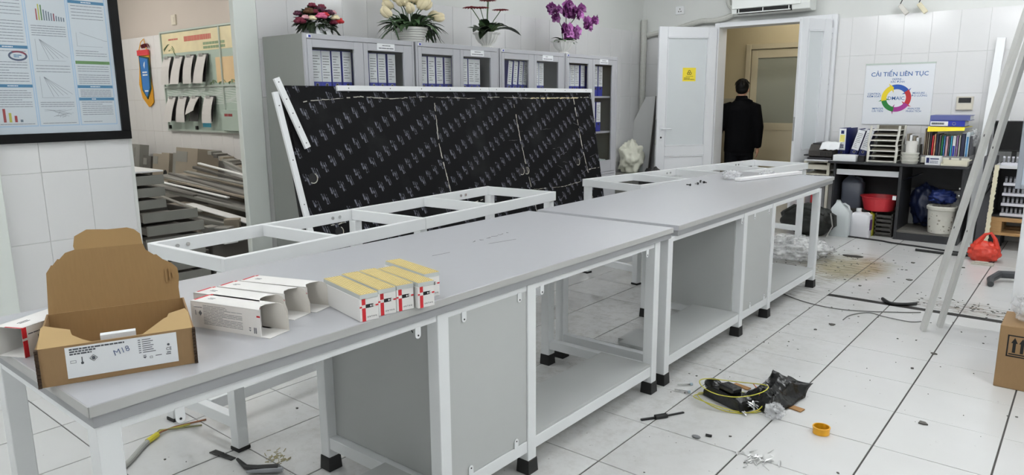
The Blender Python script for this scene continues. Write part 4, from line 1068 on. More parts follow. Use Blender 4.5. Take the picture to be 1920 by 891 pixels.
# ------------------------------------------------------------------ side room: pennant, notice board, clipboards
SY = 4.396
t = thing('pennant', 'small blue pennant with golden fringe hanging beside the notice board', 'pennant', (-9.87, SY, 1.95))
PB = mat('pennant_blue', '2f72b8', .6, var=.08, scale=20); PG = mat('gold_fringe', 'd69a22', .7, var=.2, scale=50)
pu, pv = (1, 0, 0), (0, 0, 1)
po = Vector((-9.87, SY - .004, 0))
fr_ = [(-.20, 2.11), (-.23, 1.86), (-.30, 1.66), (-.22, 1.48), (-.02, 1.36), (.05, 1.37), (.16, 1.42), (.16, 1.62), (.11, 1.80), (.17, 2.06)]
G().prism([(x * .8, z) for x, z in fr_], po, pu, pv, 0, .012).build('golden_fringe', PG, t, world=True)
G().prism([(-.15, 2.03), (.13, 2.0), (.12, 1.60), (-.01, 1.46), (-.14, 1.58)], po, pu, pv, .012, .02).build('pennant_border', mat('dark_green_border', '20453c', .7), t, world=True)
pbn = G().prism([(-.12, 2.01), (.105, 1.98), (.095, 1.61), (-.01, 1.49), (-.11, 1.6)], po, pu, pv, .02, .026).build('pennant_cloth', PB, t, world=True)
g = G(); scribble(g, po - Vector((0, .026, 0)), pu, pv, -.07, .07, 1.76, 1.83, 2, .018, rng, lift=.002, words=2); g.slab(po - Vector((0, .026, 0)), pu, pv, -.05, .05, 1.56, 1.58, 0, .002)
g.prism([(-.02, 1.9), (.0, 1.86), (.025, 1.95), (-.005, 1.93)], po - Vector((0, .026, 0)), pu, pv, 0, .002)
g.build('pennant_print', PAPER, t, world=True)
G().slab(po, pu, pv, -.17, .15, 2.03, 2.10, .012, .03).build('red_header', RED, t, world=True)
G().tube([(-10.0, SY - .02, 2.1), (-9.93, SY - .02, 2.2), (-9.86, SY - .01, 2.24), (-9.78, SY - .02, 2.1)], .006, 6).build('cord', PG, t, world=True)
g = G(); 
for k in range(5): g.leaf((-9.9 + .05 * k, SY - .02, 2.12), (.3 - .1 * k, -.1, .5), .09, .04, n=4)
g.build('red_bow', mat('dark_red_bow', '5c1620', .7), t, world=True)

NB = mat('notice_board_green', 'a9bab0', .4, var=.03, scale=5); NC = mat('notice_board_beige', 'd9cfaa', .6, var=.18, scale=6)
t = thing('notice_board', 'wide pale green glazed notice board on the side room wall with two clipboard rows', 'notice board', (-8.5, SY, 1.06))
nx0, nx1, nx2 = -9.345, -7.92, -7.25
fr = G().box(nx0, nx2, SY - .018, SY, 1.075, 2.285)
fr.build('backing', NB, t, world=True)
e = G()
for z in (1.06, 1.595, 2.27): e.box(nx0 - .01, nx2, SY - .035, SY, z, z + .022)
for x in (nx0 - .012, nx1, nx2 - .02): e.box(x, x + .02, SY - .036, SY, 1.06, 2.29)
e.build('board_frame', mat('pale_aluminium', 'b9c4bd', .35, metal=.3), t, world=True, bev=.002)
G().box(nx0 + .02, nx2 - .02, SY - .021, SY - .018, 2.02, 2.262).build('title_banner', NC, t, world=True)
g = G(); scribble(g, (0, SY - .021, 0), (1, 0, 0), (0, 0, 1), -8.75, -8.1, 2.13, 2.22, 1, .06, rng, lift=.001, words=9); scribble(g, (0, SY - .021, 0), (1, 0, 0), (0, 0, 1), -9.15, -8.9, 2.17, 2.2, 1, .02, rng, lift=.001, words=3)
g.build('banner_print', mat('faded_red_ink', 'b5685a', .7), t, world=True)
g = G(); scribble(g, (0, SY - .021, 0), (1, 0, 0), (0, 0, 1), -8.3, -7.8, 2.03, 2.12, 2, .03, rng, lift=.001, words=6)
for k in range(9): g.leaf((-9.28 + .03 * k, SY - .021, 2.05 + .02 * (k % 4)), (.3, 0, .5 - .1 * k), .08, .03, n=4)
for k in range(14): g.leaf((-8.2 + .07 * k, SY - .021, 1.62 + .01 * (k % 3)), (.4 - (k % 3) * .4, 0, .5), .07, .035, n=4)
g.build('banner_leaves', mat('faded_green_ink', '7f9474', .7), t, world=True)
G().box(-8.05, nx2 - .04, SY - .02, SY - .018, 1.64, 1.93).build('beige_card', mat('peach_card', 'd8bd93', .7, var=.08, scale=8), t, world=True)
g = G()
for r_ in range(9):
    z = 1.585 - r_ * .022
    for k in range(22):
        x = nx0 + .03 + k * .09; dz = .012 * sin(k * 1.1 + r_)
        if x + .09 < nx2: g.beam((x, SY - .0195, z + dz), (x + .085, SY - .0195, z + .012 * sin((k + 1) * 1.1 + r_)), .003, .007, (0, 0, 1))
g.build('wave_print', mat('wave_pale', 'd3d9d6', .6), t, world=True)
bx = G().box(nx1 + .03, nx2 - .02, SY - .08, SY - .018, 1.09, 1.33).build('letter_box', NB, t, world=True, bev=.003)
g = G(); scribble(g, (0, SY - .08, 0), (1, 0, 0), (0, 0, 1), nx1 + .08, nx1 + .36, 1.25, 1.29, 1, .03, rng, lift=.001, words=3); g.build('box_print', mat('dark_red_ink', '8a3b3b', .7), bx, world=True)
G().box(-8.47, -8.28, SY - .022, SY - .018, 1.12, 1.27).build('blue_leaflet', mat('leaflet_blue', '3f9cb8', .6, var=.3, scale=15), t, world=True)
for k, x in enumerate((nx0 + .03, -8.62, nx1 - .02)): G().box(x, x + .03, SY - .045, SY - .02, 1.085, 1.13).build('lock', BLACK, t, world=True)
ordn = ['first', 'second', 'third', 'fourth']
for row, (zb, zt, xs) in enumerate(((1.655, 1.98, (-9.27, -8.98, -8.70, -8.40)), (1.19, 1.49, (-9.25, -8.97, -8.66, -8.32)))):
    for k, x in enumerate(xs):
        w = .22; t = thing('clipboard', 'white paper pad on clipboard, %s from left in the %s row of the notice board' % (ordn[k], ('upper', 'lower')[row]), 'clipboard', (x, SY - .03, zb), (0, 0, 0), 'clipboards on the notice board')
        h = zt - zb; lift = .10
        short = row == 1 and k == 2
        G().prism([(-.004, h), (-.01, h), (-.075, 0), (-.069, 0)], (.012, 0, 0), (0, 1, 0), (0, 0, 1), 0, w - .0).build('backing_board', BLACK, t)
        n = 7; P_ = []
        for i in range(n):
            f = i / (n - 1); z = h * (1 - f * (.62 if short else 1.02)) - .01; y = -.016 - .062 * f - .018 * sin(f * pi) - (.03 * f * f if (k + row) % 2 else 0)
            P_.append((y, z))
        g = G(); sk = .03 if short else .0
        vs = [(0 + .0 * i, y, z - sk * i / n) for i, (y, z) in enumerate(P_)] + [(w - .02 + .02 * (i / n) * (k % 2), y, z + sk * i / n) for i, (y, z) in enumerate(P_)]
        vs += [(a, b + .006, c) for a, b, c in vs]
        fs = [(i, i + 1, i + 1 + n, i + n) for i in range(n - 1)] + [(i + 2 * n, i + 3 * n, i + 1 + 3 * n, i + 1 + 2 * n) for i in range(n - 1)] + [(i, i + 2 * n, i + 1 + 2 * n, i + 1) for i in range(n - 1)] + [(i + n, i + 1 + n, i + 1 + 3 * n, i + 3 * n) for i in range(n - 1)] + [(0, n, 3 * n, 2 * n), (n - 1, 3 * n - 1, 4 * n - 1, 2 * n - 1)]
        g.add(vs, fs).build('paper_pad', mat('clip_paper', 'c9c8c6', .7, var=.04, scale=8), t)
        G().box(.05, .14, -.034, -.008, h - .03, h + .004).build('clip', CHROME, t, bev=.003)
tag(G().box(-9.05, -8.94, SY - .012, SY + .007, 2.36, 2.48).box(-9.02, -8.97, SY - .016, SY - .012, 2.39, 2.45).build('wall_switch', mat('old_ivory', 'c9c3b4', .5), bev=.003), 'small ivory wall switch high on the side room wall above the notice board', 'switch')

# ------------------------------------------------------------------ side room: dismantled furniture
GD = [mat('dismantled_grey', '84847f', .5, var=.06, scale=8), mat('dismantled_warm_grey', '8f8678', .55, var=.08, scale=8), mat('dismantled_dark', '55534f', .6, var=.1, scale=8)]
# a grey drawer: front with folded edge, box behind
def drawer(label, x, y0, w, z, ang, d=.5, h=.075):
    t = thing('drawer_box', label, 'drawer', (x, y0, z), (0, 0, ang), 'grey drawers stacked in the side room')
    # local: front faces +x, y along the width
    G().prism([(0, 0), (w, 0), (w, h), (0, h)], (0, 0, 0), (0, 1, 0), (0, 0, 1), -.02, 0).build('drawer_front', GD[0], t, bev=.003)
    b = G().box(-d, -.02, 0, .01, .008, h - .012).box(-d, -.02, w - .01, w, .008, h - .012).box(-d, -d + .01, .01, w - .01, .008, h - .012).box(-d + .01, -.02, .01, w - .01, .0, .01)
    b.build('drawer_tray', GD[2], t, bev=.002)
    return t
zs = [0, .0855, .171, .2565, .342, .43, .515, .608, .70]
for k in range(7):
    drawer('grey steel drawer, %s from the bottom of the stack by the opening' % ['first', 'second', 'third', 'fourth', 'fifth', 'sixth', 'seventh'][k], -5.2 + .012 * ((k * 7) % 3 - 1), 2.19 + .01 * (k % 2), .44 - .014 * (k // 2), k * .094, R(-3 + (k * 5) % 4), h=.072)
for k in range(3): drawer('short grey steel drawer, %s on top of the drawer stack' % ['lowest', 'middle one', 'topmost'][k], -5.24, 2.13, .25, .660 + k * .088, R(2), d=.4, h=.066)
tag(G().box(-5.9, -5.25, 2.06, 2.38, .925, .935).build('white_board', WHITE), 'white panel lying flat on top of the drawer stack', 'panel')
# upright boards and drawers leaning on the side room wall
def upright(label, name, x, w, z1, th, lean, m, z0=0, y=4.3, dep=.0):
    t = thing(name, label, 'panel', (x, y, z0), (lean, 0, 0), 'grey boards leaning on the side room wall')
    G().box(0, w, -th, 0, 0, z1).build('panel', m, t, bev=.003)
    return t
base = tag(G().box(-10.2, -7.6, 3.35, 4.33, 0, .42).box(-10.15, -7.65, 3.3, 3.35, .05, .38).build('cabinet_carcass', GD[2], bev=.004), 'dark dismantled cabinet lying on its side under the leaning grey boards', 'cabinet')
for (x, w, z, th, m, lb) in ((-10.12, .30, .44, .12, 0, 'leftmost grey upright drawer leaning on the side room wall'), (-9.62, .22, .30, .16, 2, 'small dark upright drawer, second from left on the side room wall'), (-9.34, .26, .34, .16, 1, 'warm grey upright drawer, third from left on the side room wall'), (-9.02, .2, .36, .2, 1, 'warm grey upright drawer with round hole, fourth from left on the side room wall'), (-8.72, .16, .37, .2, 0, 'narrow grey upright drawer, fifth from left on the side room wall'), (-8.52, .52, .44, .26, 1, 'broad warm grey upright box, rightmost on the side room wall')):
    t = upright(lb, 'leaning_box', x, w, z, th, R(-8), GD[m], z0=.4205, y=4.24)
    if 'hole' in lb: G().tube([(w * .6, -th, .1), (w * .6, -th - .002, .1)], .05, 14).build('round_hole', BLACKM, t)
    else: G().box(.02, w * .55, -th - .004, -th, z * .62, z * .9).build('folded_lip', GD[0], t)
# long parts laid across
def long_part(label, a, b, w, h, m, cat='beam', name='furniture_rail'):
    o = G().beam(a, b, w, h).build(name, m, bev=.003)
    return tag(o, label, cat, 'dismantled beams and boards in the side room')
und = tag(G().box(-7.55, -5.35, 2.75, 4.25, 0, .30).box(-7.5, -5.4, 2.7, 2.75, .04, .26).build('table_top_stack', GD[2], bev=.004), 'dark stacked table carcass low on the side room floor', 'carcass')
for k, (a, b, w, h, m, lb) in enumerate([
    ((-7.4, 3.3, .345), (-5.5, 3.45, .345), .5, .08, 1, 'broad warm grey board lowest in the heap'),
    ((-7.3, 3.0, .43), (-5.35, 3.15, .36), .12, .05, 0, 'grey beam sloping down to the right at the front of the heap'),
    ((-7.2, 3.4, .53), (-5.4, 3.55, .43), .10, .06, 1, 'warm grey beam second in the heap'),
    ((-7.35, 3.2, .60), (-5.5, 3.35, .47), .16, .03, 0, 'thin grey board third in the heap'),
    ((-7.4, 3.55, .66), (-5.5, 3.7, .52), .10, .06, 1, 'warm grey beam fourth in the heap'),
    ((-7.3, 3.35, .69), (-5.5, 3.5, .55), .2, .025, 0, 'grey board topmost in the heap'),
    ((-7.2, 2.85, .325), (-5.3, 2.95, .325), .09, .045, 0, 'grey rail lying at the foot of the heap')]):
    long_part(lb + ' of dismantled parts', a, b, w, h, GD[m])
r7 = random.Random(44)
cnt = ['first', 'second', 'third', 'fourth', 'fifth', 'sixth', 'seventh', 'eighth', 'ninth', 'tenth', 'eleventh', 'twelfth', 'thirteenth', 'fourteenth']
for k in range(8):
    y = 3.0 + .088 * k; z = .60 + .026 * k; x = -7.3 + r7.uniform(-.2, .3); L_ = r7.uniform(.9, 1.7)
    long_part('thin slat, %s from the front across the top of the heap of dismantled parts' % cnt[k], (x, y, z + r7.uniform(0, .02)), (x + L_, y + r7.uniform(-.03, .12), z - .075 * L_ + r7.uniform(-.03, .03)), r7.uniform(.03, .06), r7.uniform(.012, .03), (GD[0], GD[2], WHITE, GD[1], GD[2])[k % 5], 'slat', 'thin_slat')
wp = long_part('white angled panel with round holes lying in the heap of dismantled parts', (-6.4, 3.1, .50), (-5.4, 3.15, .42), .1, .012, WHITE, 'panel', 'perforated_panel')
wp2 = long_part('white long strip under the perforated panel in the heap of dismantled parts', (-6.6, 2.85, .40), (-5.25, 2.86, .315), .12, .012, WHITE, 'panel', 'white_strip')
r7 = random.Random(5)
for k in range(10):
    x = -7.1 + .12 * k; z = .86 - .026 * k
    o = G().beam((x - .18, 3.85 + r7.uniform(-.05, .05), z + .03), (x + .22, 3.8 + r7.uniform(-.05, .05), z - .05), .11, .03).box(x - .18, x - .1, 3.78, 3.9, z + .01, z + .05).build('steel_rail', GD[(0, 2, 1)[k % 3]], bev=.002)
    tag(o, 'grey drawer rail with bracket, %s from the left in the slanting rail pile' % ['first', 'second', 'third', 'fourth', 'fifth', 'sixth', 'seventh', 'eighth', 'ninth', 'tenth'][k], 'rail', 'slanting rails in the side room')
tag(G().box(-7.4, -5.9, 3.80, 4.28, .30, .56).build('steel_box', GD[2], bev=.004), 'dark steel box under the slanting pile of rails', 'box')
o = G().prism([(0, 0), (1.35, 0), (1.35, .30), (.2, .17), (0, .1)], (-7.35, 4.24, .5605), (1, 0, 0), (0, .1, 1), 0, .015).build('grey_worktop', mat('pale_grey_board', 'a7a29a', .5)); tag(o, 'pale grey board leaning on the tiled side room wall behind the rails', 'board')
for k in range(3):
    tag(G().box(-6.3, -5.45, 3.6 - .0 * k, 3.71, .575 + .045 * k, .60 + .045 * k).build('dark_board', GD[2], bev=.002), 'dark shelf board, %s of three stacked beside the pillar in the side room' % ['lowest', 'middle', 'topmost'][k], 'shelf', 'dark shelves in the side room')
for k, (x, y, z) in enumerate(((-5.55, 2.85, .3255), (-5.7, 2.8, .3255), (-5.42, 2.9, .3255), (-5.5, 3.02, .348 + .02))):
    M_ = Matrix.Rotation(.3 * k, 4, 'Z'); M_.translation = (x, y, z + .05)
    tag(G().box(-.06, .06, -.05, .05, -.045, .045, M_).build('steel_bracket', GD[k % 2], bev=.003), 'small grey block, %s from the doorway on the dark carcass' % ['second', 'fourth', 'first', 'third'][k], 'block', 'small grey blocks in the side room')

# ------------------------------------------------------------------ things high on the back wall
t = thing('air_conditioner', 'white wall air conditioner above the double doors', 'air conditioner', (-3.03, 8.5, 2.36))
AC = mat('ac_white', 'e4e7e4', .4)
G().prism([(8.5, 2.372), (8.36, 2.36), (8.285, 2.38), (8.27, 2.44), (8.265, 2.62), (8.3, 2.68), (8.5, 2.68)], (-3.47, 0, 0), (0, 1, 0), (0, 0, 1), 0, .885).build('ac_body', AC, t, world=True, bev=.005)
G().box(-3.462, -2.68, 8.258, 8.268, 2.432, 2.66).build('front_cover', AC, t, world=True, bev=.004)
G().prism([(8.30, 2.373), (8.266, 2.388), (8.262, 2.428), (8.30, 2.43)], (-3.40, 0, 0), (0, 1, 0), (0, 0, 1), 0, .62).build('air_slot', BLACKM, t, world=True)
G().box(-3.39, -2.79, 8.255, 8.275, 2.378, 2.389).build('louvre', AC, t, world=True, bev=.002)
for x in (-3.38, -3.1, -2.81): G().box(x, x + .008, 8.256, 8.27, 2.389, 2.427).build('vane', AC, t, world=True)
PIPE = mat('wrapped_pipe', 'bfc0ba', .6, var=.12, scale=40)
def wrapped(pts, r, label, name='wrapped_pipe'):
    # hose wrapped with tape: small steps along the length
    P_ = [Vector(p) for p in pts]; out = []; rs = []
    for a, b in zip(P_[:-1], P_[1:]):
        n = max(2, int((b - a).length / .035))
        for i in range(n):
            f = i / n; out.append(a.lerp(b, f)); rs.append(r * (1 + .09 * (i % 2)))
    out.append(P_[-1]); rs.append(r)
    return tag(G().tube(out, rs, 10).build(name, PIPE, smooth=True, angle=25), label, 'pipe')
wrapped([(-4.70, 8.44, .35), (-4.70, 8.44, 1.2), (-4.70, 8.44, 2.0), (-4.70, 8.44, 2.42)], .038, 'grey tape wrapped vertical pipe in the corner by the cabinets')
cur = [(-4.655, 8.455, 2.225), (-4.3, 8.455, 2.27), (-4.0, 8.455, 2.335)] + [(-3.9 + .5 * f, 8.455, 2.35 + .10 * f * f - .02 * sin(pi * f)) for f in [i / 8 for i in range(9)]]
wrapped(cur, .032, 'grey tape wrapped hose running along the back wall up to the air conditioner')
wrapped([(-3.50, 8.43, 2.44), (-3.56, 8.43, 2.50), (-3.60, 8.43, 2.62), (-3.62, 8.43, 2.75)], .028, 'short grey hose rising beside the left end of the air conditioner')
t = thing('wall_socket', 'white wall socket high on the plaster above the left door leaf', 'socket', (-4.23, 8.5, 2.46))
G().box(-4.29, -4.175, 8.488, 8.5, 2.455, 2.555).build('socket_plate', WHITE, t, world=True, bev=.003)
for a, b in ((-4.245, 2.49), (-4.215, 2.49), (-4.23, 2.52)): G().box(a - .005, a + .005, 8.486, 8.488, b - .007, b + .007).build('socket_hole', BLACK, t, world=True)
for k, (x, lb) in enumerate(((-1.70, 'left pale tag hanging on a wire above the improvement poster'), (-1.53, 'right cream tag hanging on a wire above the improvement poster'))):
    t = thing('hanging_tag', lb, 'tag', (x, 8.4, 2.26))
    Mx = Matrix.Rotation(R(-38), 4, 'Y'); Mx.translation = (x, 8.42, 2.31)
    G().box(-.022, .022, -.02, .02, -.07, .05, Mx).build('tag_block', mat('cream_tag', 'd8d0b4', .5) if k else mat('pale_tag', 'd5d2cb', .5), t, world=True, bev=.004)
    G().tube([(x + .0, 8.45, 2.6), (x - .01, 8.44, 2.42), (x - .03, 8.43, 2.36)], .005, 6).build('hanging_wire', BLACK, t, world=True)

# ------------------------------------------------------------------ improvement poster on the back wall
t = thing('improvement_poster', 'white wall poster with five colour arrow ring on the back wall', 'poster', (-1.69, 8.496, 1.135))
py = 8.497
bd_ = G().box(-2.018, -1.364, py - .008, py, 1.132, 1.766).build('poster_sheet', mat('poster_white', 'e3e6ea', .4), t, world=True, bev=.001)
G().box(-2.022, -1.36, py - .011, py, 1.755, 1.772).build('top_rail', mat('pale_aluminium', 'b9c4bd'), bd_, world=True)
U, V = (1, 0, 0), (0, 0, 1); ib = mat('poster_text_blue', '1f5d9c', .6); cx, cz = -1.70, 1.408
front = Vector((0, py - .008, 0))
def ptxt(s, x, z, size, bold=.012, nm='lettering'): text(s, size, (x, py - .008, z), U, V, ib, bd_, nm, bold=bold * .45, lift=.0005)
ptxt('CẢI TIẾN LIÊN TỤC', -1.69, 1.655, .062, .02, 'title')
ptxt('DMAIC', cx, 1.405, .052, .012)
for s, x, z in (('DEFINE -\nXÁC ĐỊNH', -1.70, 1.59), ('MEASURE -\nĐO LƯỜNG', -1.485, 1.445), ('ANALYZE\nPHÂN TÍCH', -1.525, 1.285), ('IMPROVE\nCẢI TIẾN', -1.87, 1.285), ('CONTROL\nKIỂM SOÁT', -1.915, 1.44)): ptxt(s, x, z, .027, .012)
ro, ri = .142, .093
for k, (a0, a1, hx, nm) in enumerate(((118, 38, '1d4fa0', 'blue'), (38, -30, 'b4242a', 'red'), (-30, -98, 'a2348c', 'magenta'), (-98, -168, '1f7a34', 'green'), (192, 118, 'e3cb22', 'yellow'))):
    n = 12; pts = []
    for i in range(n + 1):
        a = R(a0 + (a1 - a0) * i / n); pts.append((cx + ro * cos(a), cz + ro * sin(a)))
    tipa = R(a1 - 13); e1 = R(a1)
    pts += [(cx + (ro + .03) * cos(e1), cz + (ro + .03) * sin(e1)), (cx + (ro + ri) / 2 * cos(tipa), cz + (ro + ri) / 2 * sin(tipa)), (cx + (ri - .03) * cos(e1), cz + (ri - .03) * sin(e1))]
    for i in range(n + 1):
        a = R(a1 + (a0 - a1) * i / n); pts.append((cx + ri * cos(a), cz + ri * sin(a)))
    G().prism(pts[::-1], front, U, V, .0, .0008 + .0004 * k).build('ring_arrow', mat('ring_' + nm, hx, .5), bd_, world=True)
t = thing('thermostat', 'small beige wall controller with dark screen right of the improvement poster', 'controller', (-1.075, 8.5, 1.283))
G().box(-1.148, -1.0, 8.475, 8.5, 1.285, 1.42).build('controller_case', mat('beige_case', 'cfc9bb', .45), t, world=True, bev=.004)
G().box(-1.128, -1.02, 8.473, 8.475, 1.358, 1.408).build('screen', BLACK, t, world=True)
G().box(-1.135, -1.013, 8.472, 8.475, 1.295, 1.345).build('flap', mat('cream_flap', 'd9d2c0', .45), t, world=True, bev=.002)
# ------------------------------------------------------------------ black desk
DESK = mat('black_desk_laminate', '2c2d30', .45, var=.12, scale=14)
t = thing('computer_desk', 'black open computer desk against the back wall below the improvement poster', 'desk', (-1.5, 8.2, 0))
G().box(-2.17, -.905, 7.89, 8.48, .742, .765).build('desktop', DESK, t, world=True, bev=.002)
for a, b, nm in ((-2.115, -2.095, 'left_panel'), (-1.495, -1.468, 'divider'), (-.955, -.935, 'right_panel')): G().box(a, b, 7.92, 8.46, 0, .742).build(nm, DESK, t, world=True, bev=.001)
G().box(-2.095, -1.495, 8.44, 8.455, .35, .742).build('back_panel', DESK, t, world=True); G().box(-1.468, -.955, 8.44, 8.455, .48, .742).build('back_panel', DESK, t, world=True)
G().box(-1.468, -.955, 7.93, 8.46, .075, .092).build('bottom_shelf', mat('worn_shelf', '6b6862', .7, var=.3, scale=12), t, world=True)
G().box(-1.468, -.955, 7.925, 7.945, .0, .074).build('plinth', DESK, t, world=True)
kt = G().box(-2.09, -1.5, 7.95, 8.3, .628, .645).build('keyboard_tray', mat('tray_grey', 'b9bbbe', .5), t, world=True)
G().box(-2.09, -1.5, 7.94, 7.955, .625, .682).build('tray_front', mat('tray_white', 'd6d7da', .5), kt, world=True, bev=.002)
G().tube([(-1.468, 7.98, .60), (-1.33, 8.2, .66)], .006, 6).build('stay', CHROME, t, world=True, smooth=True)
for z in (.55, .48): G().tube([(-.96, 7.95, z), (-.972, 7.95, z)], .012, 8).build('hinge', CHROME, t, world=True)
G().box(-1.53, -1.498, 7.905, 7.92, .40, .44).build('catch', WHITE, t, world=True)
ZD = .7655
# printer on a pale stand
t = thing('printer_stand', 'narrow beige stand with pull-out shelves under the black printer', 'stand', (-2.31, 8.2, 0))
ST = mat('beige_stand', 'd0ccbd', .5, var=.03)
for x in (-2.44, -2.2):
    for y in (7.98, 8.4): G().box(x, x + .028, y, y + .03, 0, .735).build('leg', ST, t, world=True)
for z, h in ((.735, .018), (.66, .05), (.60, .012)): G().box(-2.44, -2.172, 7.975, 8.43, z, z + h).build('shelf', ST, t, world=True, bev=.002)
t = thing('printer', 'small black printer with vent slots on the beige stand', 'printer', (-2.27, 8.2, .7535))
PRN = mat('printer_black', '26252a', .45, var=.1)
G().prism([(8.0, .79), (7.96, .80), (7.96, .86), (8.03, .925), (8.38, .925), (8.4, .79)], (-2.395, 0, 0), (0, 1, 0), (0, 0, 1), 0, .235).build('printer_body', mat('printer_brown', '3a3633', .45, var=.1), t, world=True, bev=.006)
G().box(-2.40, -2.155, 7.95, 8.41, .7535, .79).build('printer_base', PRN, t, world=True, bev=.004)
G().box(-2.385, -2.17, 8.05, 8.37, .925, .936).build('printer_lid', PRN, t, world=True, bev=.004)
for k in range(7): G().box(-2.27 + .016 * k, -2.263 + .016 * k, 7.957, 7.962, .81, .85).build('vent_slot', BLACKM, t, world=True)
G().box(-2.46, -2.40, 8.02, 8.3, .80, .812).build('side_tray', PRN, t, world=True)
tag(G().box(-2.42, -2.12, 7.93, 7.965, .7535, .767).build('paper_tray', mat('tray_white', 'd6d7da')), 'pale narrow paper tray in front of the black printer', 'tray')
# crumpled white tissue on the printer
g = G(); n = 12; vs = []
for i in range(n + 1):
    for j in range(n + 1):
        u, v = i / n, j / n; x = -2.27 + .17 * u; y = 8.18 - .23 * v
        z = .941 + .02 * abs(mnoise.noise(Vector((u * 4, v * 4, 3)))) if y > 8.03 else .941 - (8.03 - y) * (.95) + .012 * mnoise.noise(Vector((u * 5, v * 5, 1))) + .008
        if y < 8.03: y = min(y, 7.955 + (z - .86) * .9)
        vs.append((x + .02 * v * (u - .5), y - .004, z + .006))
fs = [(i * (n + 1) + j, (i + 1) * (n + 1) + j, (i + 1) * (n + 1) + j + 1, i * (n + 1) + j + 1) for i in range(n) for j in range(n)]
o = g.add(vs, fs).build('tissue', PAPER, smooth=True); md = o.modifiers.new('solid', 'SOLIDIFY'); md.thickness = .003; md.offset = 1
tag(o, 'white crumpled tissue draped over the black printer', 'tissue')
# binders on the desk (spines face -y)
b1 = binder('navy lever-arch binder with yellow spine label standing upright on the black desk', (-2.135, 8.10, ZD), (0, 0, -pi / 2 - .15), w=.075, h=.335, col=NAVY, plainlab=True)
sp = [c for c in b1.children if c.name.startswith('spine_label')][0]
G().box(.0008, .0016, .012, .063, .19, .265).build('yellow_sticker', mat('pale_yellow_sticker', 'e6dc7c', .6), sp); G().box(.0008, .0016, .02, .052, .275, .31).build('blue_badge', NAVY, sp)
g = G(); scribble(g, (.0008, 0, 0), (0, 1, 0), (0, 0, 1), .018, .058, .125, .165, 2, .012, rng, lift=.0006, words=2); g.build('label_print', NAVY, sp)
binder('navy lever-arch binder leaning in the middle between upright binder and paper trays', (-2.035, 8.12, ZD + .0205), (R(-15), 0, -pi / 2), w=.075, h=.318, col=NAVY, seed=301)
binder('navy lever-arch binder leaning against the white paper trays', (-1.95, 8.13, ZD + .0205), (R(-15), 0, -pi / 2), w=.072, h=.318, col=NAVY, seed=302)
t = thing('white_carton', 'low white open box with paper at the front left of the black desk', 'box', (-2.02, 7.98, ZD))
G().box(-.11, .11, -.06, .06, 0, .062).build('box_body', PAPER, t, bev=.002); G().box(-.09, .1, -.05, .05, .062, .066).build('paper_stack', mat('paper_edge', 'd6d6d4'), t)
tag(G().box(-1.895, -1.835, 7.95, 8.02, ZD, ZD + .06).box(-1.89, -1.84, 7.946, 7.95, ZD + .008, ZD + .052).build('black_case', BLACK, bev=.003), 'small black case beside the low white box on the desk', 'case')
# letter trays
t = thing('letter_trays', 'tower of seven white plastic letter trays on the black desk', 'letter trays', (-1.68, 8.2, ZD))
LT = mat('tray_plastic', 'dcdbd2', .4, var=.03); DK = mat('tray_papers', '6d685c', .8, var=.3, scale=20)
for k in range(7):
    z = .768 + .053 * k; s = -.006 + .003 * k
    tr = G().box(-1.80 + s, -1.56 + s, 8.0, 8.3, z, z + .006).box(-1.80 + s, -1.56 + s, 7.99, 8.0, z, z + .013).build('tray', LT, t, world=True, bev=.001)
    G().box(-1.785 + s, -1.575 + s, 8.02, 8.28, z + .006, z + .012 + .008 * (k % 3)).build('paper_stack', DK, tr, world=True)
for x in (-1.815, -1.555):
    for y in (7.99, 8.27):
        G().tube([(x, y, .766), (x + .006, y, .9), (x - .002, y, .95), (x + .01, y, 1.05), (x + .016, y, 1.135)], [.012, .014, .01, .013, .011], 8).build('post', LT, t, world=True, smooth=True)
G().box(-1.80, -1.54, 8.29, 8.3, .766, 1.13).build('rear_frame', DK, t, world=True)
# round tubs and tall container
t = thing('stacked_tubs', 'stack of low white round tubs beside the letter trays', 'tubs', (-1.43, 8.02, ZD))
for k in range(3): G().lathe([(.07, 0), (.078, .026), (.082, .027), (.082, .034), (.0, .034)], 24, (0, 0, .036 * k)).build('tub', LT, t, smooth=True)
tag(G().lathe([(.048, 0), (.052, .115), (.049, .115), (.046, .01), (0, .01)], 24, (-1.425, 8.02, ZD + .1075)).build('white_cup', mat('cup_white', 'e4e2dd', .5), smooth=True), 'tall white cup standing on the stacked round tubs', 'cup')
t = thing('magazine_holder', 'grey holder with pale booklets behind the white cup', 'holder', (-1.44, 8.22, ZD))
G().box(-.08, .06, -.06, .1, 0, .18).build('holder_body', mat('holder_grey', '8a8a86', .6), t, bev=.003)
for k in range(4): G().box(-.065 + .03 * k, -.043 + .03 * k, -.05, .09, .18, .285 - .012 * k).build('booklet', PAPER if k % 2 else GD[1], t, bev=.001)
